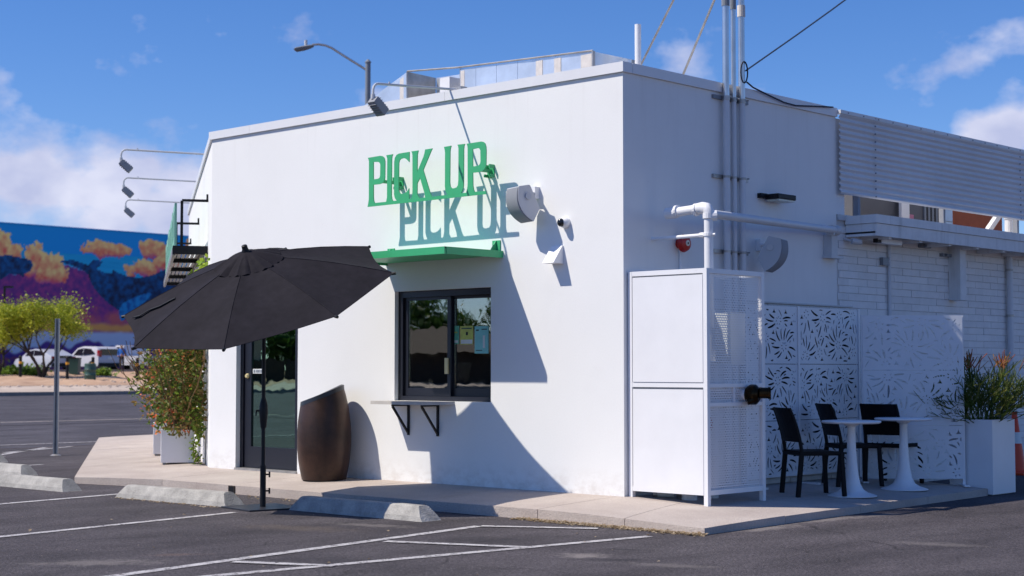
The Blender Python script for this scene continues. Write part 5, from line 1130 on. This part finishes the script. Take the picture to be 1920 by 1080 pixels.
# trailing shoot down the planter
lf = MB(); t = thing('trailing_vine', 'leafy green vine trailing down beside the nearer box planter to the concrete', 'vine', fp(1.0, .12, 0))
for k in range(190):
    z = random.uniform(.0, .62); p = fp(.98+random.gauss(0,.02), .12+.06*math.sin(z*9)+random.gauss(0,.035)+.10*(z-.3), z); d = Vector((random.gauss(0,1), random.gauss(0,1), random.gauss(-.5,.5))).normalized(); n = d.orthogonal().normalized()*.018; q = random.uniform(.03,.055); lf.add([p, p+d*q*.5+n, p+d*q, p+d*q*.5-n], [(0,1,2,3)])
lf.build('leaves', 'vinebright', t, recalc=False); m = MB(); m.tube([fp(.98, .12+.06*math.sin(z*9)+.1*(z-.3), z) for z in (.0,.1,.2,.3,.4,.5,.6)], .006, 4); m.build('stem', 'vinedry', t)

# ================================================================== ACROSS THE STREET
XM = -95.0
mb_ = thing('mural_building', 'long flat roofed building painted with a blue sea and sunset cloud mural', 'building', (XM-10, 50, 1.1))
m = MB(); m.box((XM-22, 10, .9), (XM-.03, 120, 11.70)); m.build('walls', 'adobe', mb_)
m = MB(); m.box((XM-22.2, 9.8, 11.70), (XM+.06, 120.2, 11.78)); M['muralcap'] = mat('blue cap', (.0, .32, .75), .6); m.build('coping', 'muralcap', mb_)
for px_ in (45, 232):
    p = onX(px_, 425, XM-6); m = MB(); m.box((XM-8, p.y-1.0, 11.78), (XM-7, p.y+1.0, 12.25)); m.build('roof_unit', 'mgrey', mb_)
# mural paint as vertex colours on a fine grid: sea blue, cloud banks, purple hills, two leaping dark sea animals
def q2(x, y): p = onX(x, y, XM); return (p.y, p.z)
def mural_poly(pts): return [q2(*p) for p in pts]
animal = mural_poly([(108,490),(135,487),(166,497),(175,487),(194,490),(186,500),(180,504),(195,511),(211,512),(210,505),(222,512),(238,518),(262,521),(285,516),(308,506),(330,500),(345,520),(345,545),(320,560),(300,575),(262,592),(228,601),(226,585),(205,570),(185,552),(172,534),(165,515),(158,508),(130,496)])
fin = mural_poly([(226,600),(222,585),(228,570),(250,558),(280,548),(284,553),(262,575),(240,592),(230,602)])
animal2 = mural_poly([(-60,500),(-20,482),(15,478),(40,483),(58,487),(62,497),(57,508),(46,514),(44,521),(36,514),(16,514),(4,524),(-30,530),(-60,525)])
def inside(x, y, P):
    r = False; j = len(P)-1
    for i in range(len(P)):
        if (P[i][1] > y) != (P[j][1] > y) and x < (P[j][0]-P[i][0])*(y-P[i][1])/(P[j][1]-P[i][1])+P[i][0]: r = not r
        j = i
    return r
clouds = [(*q2(205,468),2.3,.75),(*q2(180,470),1.3,.4),(*q2(290,470),2.0,1.0),(*q2(310,490),1.6,1.6),(*q2(270,505),1.6,1.0),(*q2(0,465),1.5,1.5),(*q2(22,475),1.0,1.0),(*q2(65,490),1.0,1.6),(*q2(85,505),1.4,1.4),(*q2(100,515),1.2,.8),(*q2(-60,470),2.5,1.6),(*q2(390,470),2.5,1.6),(*q2(470,500),3,1.6)]
purp = [(*q2(90,540),3.0,1.6),(*q2(150,535),2.2,1.6),(*q2(40,535),2.4,1.0),(*q2(180,570),2.6,1.5),(*q2(60,570),3,1.4),(*q2(-60,560),4,1.6),(*q2(330,560),4,1.8),(*q2(300,480),.8,.5)]
def mixc(a, b, t): t = max(0, min(1, t)); return tuple(x+(y-x)*t for x, y in zip(a, b))
def sstep(a, b, x): t = max(0, min(1, (x-a)/(b-a))); return t*t*(3-2*t)
def paint(y, z):
    n1 = noise.fractal((y*.9, z*.9, 2.2), .9, 2.0, 5); n2 = noise.fractal((y*2.6, z*2.6, 7.1), .9, 2.0, 4); n3 = noise.noise((y*.5, z*4.5, 1.0))
    c = (.0, .33, .80) if z > 9.85+.12*n3 else mixc((.0, .34, .66), (.01, .46, .80), .5+.5*n3)
    c = mixc(c, (.42, .14, .30), sstep(6.4, 5.4, z+.6*n1)); 
    w = max(math.exp(-((y-a)/b_)**2-((z-e)/d)**2) for a, e, b_, d in purp)+.30*n1; c = mixc(c, mixc((.34,.05,.24), (.10,.03,.22), .5+.8*n2), sstep(.45, .55, w))
    if z < 6.0: c = mixc(c, mixc((.62,.12,.10), (.30,.05,.25), .5+n1), sstep(6.2, 5.2, z+.8*n1)*.8)
    if z < 5.0: c = mixc(c, (.85, .38, .10), sstep(.5, .1, abs(z-4.35-.2*n1)))
    if z < 4.2: c = mixc(c, (.55, .62, .78), sstep(4.2, 3.9, z+.1*n1))
    hill = 3.0+1.0*noise.noise((y*.35, 0, 4))+.5*noise.noise((y*1.1, 0, 9))
    c = mixc(c, mixc((.075,.03,.22), (.14,.04,.26), .5+n2), sstep(hill+.1, hill-.1, z))
    low = 2.1+.4*noise.noise((y*2.1, 3, 0)); c = mixc(c, mixc((.35,.07,.10), (.08,.03,.18), .5+1.4*n2), sstep(low+.1, low-.1, z))
    w = 0; hh = 0
    for a, e, b_, d in clouds:
        q_ = math.exp(-((y-a)/b_)**2-((z-e)/d)**2)
        if q_ > w: w = q_; hh = (z-e)/d
    w += .34*n1+.16*n2; tone = mixc((.80,.13,.10), (1.0,.74,.27), .48+.55*hh+.45*noise.noise((y*1.5, z*2.2, 5))+.4*n2); tone = mixc(tone, (.50,.08,.26), sstep(-.3, -.9, hh+.4*n1)); c = mixc(c, tone, sstep(.485, .515, w))
    for P in (animal, animal2):
        if inside(y, z, P):
            c = mixc((.002,.016,.06), (.0,.10,.30), .35+.7*n2+.35*n1+.12*(z-7)); break
    if inside(y, z, fin): c = mixc((.0,.10,.35), (.01,.30,.65), .5+n2)
    return c
rg = random.Random(12)
for k in range(26):
    yc = rg.choice((rg.uniform(12, 40), rg.uniform(66, 118))); clouds.append((yc, rg.uniform(7.2, 9.4), rg.uniform(1.2, 2.6), rg.uniform(.5, 1.4)))
    if k % 2: purp.append((yc+rg.uniform(-3, 3), rg.uniform(5, 6.8), rg.uniform(2, 4), rg.uniform(1.2, 1.8)))
mm = bpy.data.materials.new('mural paint'); mm.use_nodes = True; t_ = mm.node_tree; at_ = N(t_, 'ShaderNodeAttribute', attribute_name='paint'); t_.links.new(at_.outputs['Color'], t_.nodes['Principled BSDF'].inputs['Base Color']); t_.nodes['Principled BSDF'].inputs['Roughness'].default_value = .8
for gy0, gy1, st_ in ((40.0, 66.0, .085), (10.05, 40.0, .24), (66.0, 119.95, .24)):
    gz0, gz1 = .9, 11.7; ny, nz_ = int((gy1-gy0)/st_), int((gz1-gz0)/st_); vs = []; cs = []; fs = []
    for i in range(ny+1):
        for j in range(nz_+1):
            yv, zv = gy0+(gy1-gy0)*i/ny, gz0+(gz1-gz0)*j/nz_; vs.append((XM, yv, zv)); cs.append(paint(yv, zv))
    for i in range(ny):
        for j in range(nz_): k = i*(nz_+1)+j; fs.append((k, k+nz_+1, k+nz_+2, k+1))
    m = MB(); m.add(vs, fs); mo = m.build('mural', mm, mb_, recalc=False)
    ca = mo.data.color_attributes.new('paint', 'FLOAT_COLOR', 'POINT')
    for i, c in enumerate(cs): ca.data[i].color = (max(0, c[0]), max(0, c[1]), max(0, c[2]), 1)

# trees
def tree(name, label, base, ht, cr, nleaf, lsize, mt, stems, seed, group=None, lo=.35):
    rng = random.Random(seed); b = Vector(base); t = thing(name, label, 'tree', b, 0, group); tr = MB(); tips = []
    def branch(p, d, L, r, lev):
        pts = [p]; rs = [r]
        for i in range(4): d = (d+Vector((rng.gauss(0,.16), rng.gauss(0,.16), rng.gauss(.04,.1)))).normalized(); p = p+d*L/4; pts.append(p); rs.append(r*(1-.14*(i+1)))
        tr.tube(pts, rs, 6, False)
        if lev < 3:
            for k in range(rng.choice((2, 3, 3))): branch(p, (d+Vector((rng.gauss(0,.55), rng.gauss(0,.55), rng.gauss(.1,.3)))).normalized(), L*rng.uniform(.55,.8), r*.5, lev+1)
        else: tips.append(p)
        if lev >= 2: tips.append(pts[2])
    for k in range(stems): a = 6.28*k/stems+rng.uniform(-.3,.3); branch(b, Vector((math.cos(a)*.5, math.sin(a)*.5, 1)).normalized(), ht*.36, ht*.02+.02, 0)
    tr.build('trunk', 'bark', t, recalc=False, smooth=True)
    cl = [q for q in tips if q.z > b.z+ht*lo]; top = max(q.z for q in cl); lf = MB()
    for q in cl: q.z = b.z + (q.z-b.z)*ht*.93/(top-b.z)
    for k in range(nleaf):
        q = rng.choice(cl); s_ = cr*.135; p = q+Vector((rng.gauss(0,s_), rng.gauss(0,s_), rng.gauss(0,s_*.6))); d = Vector((rng.gauss(0,1), rng.gauss(0,1), rng.gauss(0,.8))).normalized(); n = d.orthogonal().normalized(); n.rotate(Matrix.Rotation(rng.uniform(0,6.28), 3, d)); L = lsize*rng.uniform(.6,1.4)
        lf.add([p, p+d*L*.5+n*L*.28, p+d*L, p+d*L*.5-n*L*.28], [(0,1,2,3)])
    lf.build('crown', mt, t, recalc=False); return t
def gz(x): 
    return .50+.60*min(1, max(0, (-55.5-x)/24)) if x > -79.5 else 1.1
def onverge(px_, py_=702):
    p = onZ(px_, py_, .95); return p
p = atD(78, 702, 86); tree('palo_verde', 'yellow green palo verde tree with several stems on the dirt verge', (p.x, p.y, gz(p.x)-.1), 4.6, 2.6, 17000, .12, 'palo', 4, 4, 'palo verde trees', .42)
p = atD(-4, 703, 88); tree('palo_verde', 'palo verde tree cut off by the left picture edge', (p.x, p.y, gz(p.x)-.1), 4.0, 2.0, 7000, .12, 'palo', 3, 9, 'palo verde trees', .4)
# reflected trees behind the viewer
for k, (dx, h) in enumerate(((-11, 4.6), (-3, 6.3), (4, 6.0), (15, 4.6))):
    q = Vector((-62, -60, G)) + Vector((.695,-.72,0))*dx; tree('shade_tree', 'dense green tree behind the low house in the window reflection, %s' % ('far left', 'tallest', 'right of the tallest', 'far right')[k], q, h, 4.6, 6000, .36, 'tree', 3, 40+k, 'trees beyond the lot', .3)

# cars nose-in towards the mural (heading -x)
def car(label, kind, c, mt, prof, glass, wid, wb, wr, ht_w):
    t = thing(kind, label, 'car' if kind != 'pickup_truck' else 'truck', c); c = Vector(c)
    n = len(prof); m = MB(); vs = []
    for k, s_ in enumerate((-1, -.97, .97, 1)):
        for (x, z) in prof:
            tuck = 1 if z < ht_w else 1-.24*(z-ht_w)/(1.0 if z-ht_w < 1 else 1)
            inn = .0 if abs(s_) < .99 else .0
            vs.append(c+Vector((x, s_*wid/2*tuck, z - (.03 if abs(s_) > .99 and z > ht_w else 0))))
    fs = [tuple(range(n-1,-1,-1)), tuple(3*n+i for i in range(n))]
    for k in range(3):
        for i in range(n): fs.append((k*n+i, k*n+(i+1)%n, (k+1)*n+(i+1)%n, (k+1)*n+i))
    m.add(vs, fs).build('body', mt, t, smooth=True)
    for nm, poly in glass:
        for s_ in (-1, 1):
            m = MB(); m.add([c+Vector((x, s_*(wid/2*(1-.24*(z-ht_w))+.012), z)) for x, z in poly]+[c+Vector((x, s_*(wid/2*(1-.24*(z-ht_w))-.03), z)) for x, z in poly], [tuple(range(len(poly))), tuple(range(2*len(poly)-1, len(poly)-1, -1))]+[(i, (i+1) % len(poly), len(poly)+(i+1) % len(poly), len(poly)+i) for i in range(len(poly))]); m.build('side_window', 'carglass', t)
    for x in wb:
        for s_ in (-1, 1):
            q = c+Vector((x, s_*(wid/2-.10), wr)); m = MB(); m.tube([q-Y*.11, q-Y*.09, q+Y*.09, q+Y*.11], [wr*.9, wr, wr, wr*.9], 18); w_ = m.build('wheel', 'tyre', t); m = MB(); m.tube([q+Y*s_*.105, q+Y*s_*.122], wr*.62, 14); m.build('rim', 'rim', w_)
    return t
def extra(t, nm, mt, a, b): m = MB(); m.box(a, b); return m.build(nm, mt, t)
c = atD(84, 697, 103); c.z = 1.1
t = car('silver white hatchback sedan parked nose to the mural behind the tree', 'parked_car', c, 'carsilver', [(-2.3,.30),(2.2,.30),(2.28,.6),(2.25,.98),(1.9,1.08),(.9,1.40),(.1,1.46),(-.6,1.38),(-1.35,.98),(-2.1,.80),(-2.32,.55)], [('w', [(-.95,1.02),(-.5,1.32),(.05,1.38),(.05,1.02)]), ('w', [(.12,1.02),(.12,1.38),(.8,1.32),(1.5,1.05)])], 1.78, (-1.4, 1.3), .32, .95)
extra(t, 'rear_window', 'carglass', c+Vector((2.0,-.6,.86)), c+Vector((2.275,.6,1.02))); extra(t, 'bumper', 'tyre', c+Vector((2.1,-.8,.32)), c+Vector((2.32,.8,.55)))
for s_ in (-1, 1): extra(t, 'tail_light', 'tail', c+Vector((2.1,s_*.74-.1,.8)), c+Vector((2.285,s_*.74+.1,.97)))
c = atD(172, 695, 108); c.z = 1.1
t = car('white sport utility car with dark rear window parked beside the green bins', 'parked_car', c, 'carwhite', [(-2.2,.35),(2.15,.35),(2.25,.6),(2.22,1.05),(2.0,1.5),(1.7,1.66),(.2,1.70),(-.5,1.58),(-1.15,1.12),(-2.05,.95),(-2.25,.6)], [('w', [(-.85,1.12),(-.4,1.5),(.25,1.58),(.25,1.12)]), ('w', [(.32,1.12),(.32,1.58),(1.2,1.52),(1.75,1.2)])], 1.82, (-1.35, 1.35), .36, 1.05)
extra(t, 'rear_window', 'carglass', c+Vector((1.9,-.64,1.1)), c+Vector((2.235,.64,1.5))); extra(t, 'bumper', 'tyre', c+Vector((2.1,-.85,.32)), c+Vector((2.3,.85,.58))); extra(t, 'number_plate', 'paper', c+Vector((2.2,-.2,.82)), c+Vector((2.262,.2,.98)))
for s_ in (-1, 1): extra(t, 'tail_light', 'tail', c+Vector((2.0,s_*.76-.1,.98)), c+Vector((2.26,s_*.76+.1,1.42)))
c = atD(246, 694, 112); c.z = 1.1
t = car('white pickup truck parked behind the person in blue', 'pickup_truck', c, 'carwhite', [(-2.7,.45),(2.6,.45),(2.65,.7),(2.62,1.08),(.55,1.08),(.45,1.10),(.3,1.80),(-.7,1.84),(-1.3,1.22),(-2.5,1.10),(-2.75,.7)], [('w', [(-1.05,1.2),(-.65,1.70),(-.2,1.72),(-.2,1.2)]), ('w', [(-.12,1.2),(-.12,1.72),(.22,1.70),(.32,1.2)])], 1.95, (-1.75, 1.65), .40, 1.1)
extra(t, 'tailgate', 'galvd', c+Vector((2.6,-.8,.62)), c+Vector((2.68,.8,1.06))); extra(t, 'bumper', 'rim', c+Vector((2.6,-.9,.42)), c+Vector((2.78,.9,.58)))
# bollards, bins, map board, person
def bollard(px_, label):
    p = atD(px_, 702, 84); z0 = gz(p.x)-.05; t = thing('bollard', label, 'bollard', (p.x, p.y, z0), 0, 'black bollards on the verge'); m = MB(); m.tube([(p.x,p.y,z0),(p.x,p.y,z0+1.18)], .085, 10); m.build('post', 'black', t); M.setdefault('amber', mat('amber band', (.75,.35,.02), .5)); m = MB(); m.tube([(p.x,p.y,z0+.80),(p.x,p.y,z0+.93)], .095, 10); m.build('band', 'amber', t); m = MB(); m.tube([(p.x,p.y,z0+1.18),(p.x,p.y,z0+1.24)], [.085,.04], 10); m.build('cap', 'black', t)
bollard(38, 'black bollard with amber band left of the palo verde stems'); bollard(126, 'black bollard with amber band left of the dark bin'); bollard(174, 'black bollard with amber band behind the green drum'); bollard(257, 'black bollard with amber band beside the notice board')
p = atD(169, 702, 83); z0 = gz(p.x)-.05; t = thing('litter_drum', 'dark green ribbed litter drum on the dirt verge', 'bin', (p.x,p.y,z0)); m = MB(); m.lathe((p.x,p.y,z0), [(.27,0),(.30,.05),(.29,.28),(.305,.30),(.29,.32),(.29,.56),(.305,.58),(.29,.60),(.30,.85),(.27,.86)], 18); m.build('drum', 'dkgreen', t, smooth=True); m = MB(); m.lathe((p.x,p.y,z0+.861), [(.30,0),(.24,.05)], 18); m.build('lid', 'dkgreen', t)
p = atD(140, 696, 92); z0 = gz(p.x)-.05; t = thing('wheeled_bin', 'dark wheeled bin between the two white cars', 'bin', (p.x,p.y,z0)); m = MB(); m.obox((p.x,p.y,z0+.55), RT, Vector((FW.x,FW.y,0)).normalized(), Z, .24, .28, .45, 1.2, 1.15); m.build('body', 'dkgreen', t); m = MB(); m.obox((p.x,p.y,z0+1.03), RT, Vector((FW.x,FW.y,0)).normalized(), Z, .30, .34, .03); m.build('lid', 'black', t)
for s_ in (-.2, .2): m = MB(); q = Vector((p.x,p.y,z0+.1))+RT*s_+Vector((FW.x,FW.y,0))*.28; m.tube([q-RT*.03, q+RT*.03], .1, 10); m.build('wheel', 'tyre', t)
p = atD(270, 700, 90); z0 = gz(p.x)-.05; t = thing('notice_board', 'white notice board on two posts under the umbrella edge', 'notice board', (p.x,p.y,z0))
for s_ in (-.30, .30): m = MB(); q = Vector((p.x,p.y,z0))+RT*s_; m.tube([q, q+Z*1.55], .03, 6); m.build('post', 'black', t)
for zz, hh in ((1.32, .19), (.92, .19)): m = MB(); m.obox((p.x,p.y,z0+zz), RT, Vector((FW.x,FW.y,0)), Z, .30, .02, hh); m.build('panel', 'paper', t)
for r_ in range(2):
    for k in range(3): m = MB(); m.obox(Vector((p.x,p.y,z0+.84+.15*r_))+RT*(-.18+.18*k)-Vector((FW.x,FW.y,0))*.024, RT, Vector((FW.x,FW.y,0)), Z, .04, .003, .04); m.build('symbol', 'grey', t)
p = atD(6, 700, 92); z0 = gz(p.x); t = thing('light_pole', 'thin black light pole at the left picture edge', 'light pole', (p.x,p.y,z0)); m = MB(); zt_ = atD(6, 536, 92).z; m.tube([(p.x,p.y,z0),(p.x,p.y,zt_)], .07, 8); m.build('pole', 'black', t); m = MB(); q = Vector((p.x,p.y,zt_-.05)); m.obox(q+RT*.22, RT, Vector((FW.x,FW.y,0)), Z, .26, .14, .05); m.build('lamp_head', 'black', t)
for px_ in (47, 51, 119, 123): pass
# person in blue, standing beside the truck
p = atD(228, 694, 101); z0 = 1.10; pr_ = thing('person', 'person in a blue shirt and dark trousers standing beside the pickup', 'person', (p.x,p.y,z0)); f_ = Vector((FW.x,FW.y,0)).normalized()
def skinbody(name, verts, edges, radii, mt, parent, root=0):
    me = bpy.data.meshes.new(name); me.from_pydata([tuple(v) for v in verts], edges, []); o = bpy.data.objects.new(name, me); col.objects.link(o)
    md = o.modifiers.new('skin', 'SKIN'); sv = me.skin_vertices[0] if me.skin_vertices else None
    if sv is None:
        bpy.context.view_layer.objects.active = o; 
    for i, r in enumerate(radii): me.skin_vertices[0].data[i].radius = r if isinstance(r, tuple) else (r, r); me.skin_vertices[0].data[i].use_root = (i == root)
    o.modifiers.new('sub', 'SUBSURF').levels = 2
    dg = bpy.context.evaluated_depsgraph_get(); nm = bpy.data.meshes.new_from_object(o.evaluated_get(dg)); bpy.data.objects.remove(o)
    nm.materials.clear()
    for x_ in mt: nm.materials.append(M[x_])
    return nm
V = lambda a, b, c: RT*a + f_*b + Z*c
vts = [V(0,0,.95), V(0,0,1.15), V(0,0,1.38), V(0,0,1.50), V(0,-.01,1.60), V(0,-.02,1.70), V(.09,0,.88), V(.10,-.02,.48), V(.10,.02,.07), V(.11,-.12,.03), V(-.09,0,.88), V(-.10,-.02,.48), V(-.11,.03,.07), V(-.12,-.11,.03), V(.20,0,1.40), V(.25,.02,1.13), V(.20,-.16,.98), V(.17,-.24,.97), V(-.20,0,1.40), V(-.24,.03,1.12), V(-.20,-.13,.95), V(-.17,-.21,.94)]
eds = [(0,1),(1,2),(2,3),(3,4),(4,5),(0,6),(6,7),(7,8),(8,9),(0,10),(10,11),(11,12),(12,13),(2,14),(14,15),(15,16),(16,17),(2,18),(18,19),(19,20),(20,21)]
rad = [(.16,.12),(.15,.11),(.17,.12),.055,.085,.075,.085,.06,.045,.04,.085,.06,.045,.04,.06,.045,.035,.035,.06,.045,.035,.035]
try:
    ob_ = bpy.data.objects.new('tmp', bpy.data.meshes.new('tmp'))
    me_ = skinbody('person_body', vts, eds, rad, ('trousers', 'shirt', 'skin', 'hair'), pr_)
    for pg in me_.polygons:
        c_ = pg.center; pg.material_index = 0 if c_.z < .97 else (1 if c_.z < 1.47 and not (c_.z < 1.10 and (c_-Z*c_.z).dot(f_) < -.10) else 2); pg.use_smooth = True
        if c_.z > 1.66 or (c_.z > 1.58 and (c_-Z*c_.z).dot(f_) > .02): pg.material_index = 3
    bo = bpy.data.objects.new('body', me_); col.objects.link(bo); bo.parent = pr_
except Exception as ex: print('person failed', ex)

# ================================================================== LITTER AND WEEDS
random.seed(77)
def scatter(name, label, cat, pts, mt, sz, flat=.25):
    m = MB()
    for p in pts:
        a = random.uniform(0, 6.28); d = Vector((math.cos(a), math.sin(a), random.gauss(0, flat))).normalized(); n = Z.cross(d).normalized()*random.uniform(.25,.5); L = sz*random.uniform(.5, 1.5); p = Vector(p)
        m.add([p, p+d*L*.5+n*L+Z*L*.2, p+d*L, p+d*L*.5-n*L], [(0,1,2,3)])
    return tag(m.build(name, mt, recalc=False), label, cat, kind='stuff')
pts = []
for k in range(2200):
    x = random.uniform(-.3, 1.85); y = yo(min(x, 1.8)) - abs(random.gauss(0, .055))-.008; pts.append((x, y, G+.006))
for k in range(120): x = random.uniform(-5.0, -3.2); pts.append((x, -2.36-abs(random.gauss(0,.03)), G+.006))
for k in range(60): pts.append((random.uniform(-7,3), random.uniform(-6,-1.4), G+.008))
for k in range(60): pts.append((random.uniform(-4.6,-2.6), -1.25-abs(random.gauss(0,.12)), G+.007))
scatter('leaf_litter', 'dry leaves and grit gathered along the kerb', 'leaf litter', pts, 'dryleaf', .027)
pts = []
for (px_, py_, n, s_) in ((25, 702, 500, .9), (60, 699, 400, .9), (192, 700, 400, .7), (292, 690, 300, .8)):
    c = atD(px_, py_, 90)
    for k in range(n): q = c+RT*random.gauss(0, s_*.45)+Vector((FW.x,FW.y,0))*random.gauss(0, s_*.4); pts.append((q.x, q.y, gz(q.x)+abs(random.gauss(0,.2))))
scatter('weeds', 'green weed tufts along the car park kerb', 'weeds', pts, 'weed', .22, 1.0)
pts = []; m = MB()
for k in range(150):
    q = atD(random.uniform(0, 290), 706, random.uniform(66, 86)); s_ = random.uniform(.03, .09); z0 = gz(q.x)
    m.lathe((q.x, q.y, z0-.02), [(s_, 0), (s_*.9, s_*.5), (s_*.4, s_*.8)], 6)
tag(m.build('verge_stones', 'tan'), 'scattered stones on the dirt verge', 'stones', kind='stuff')
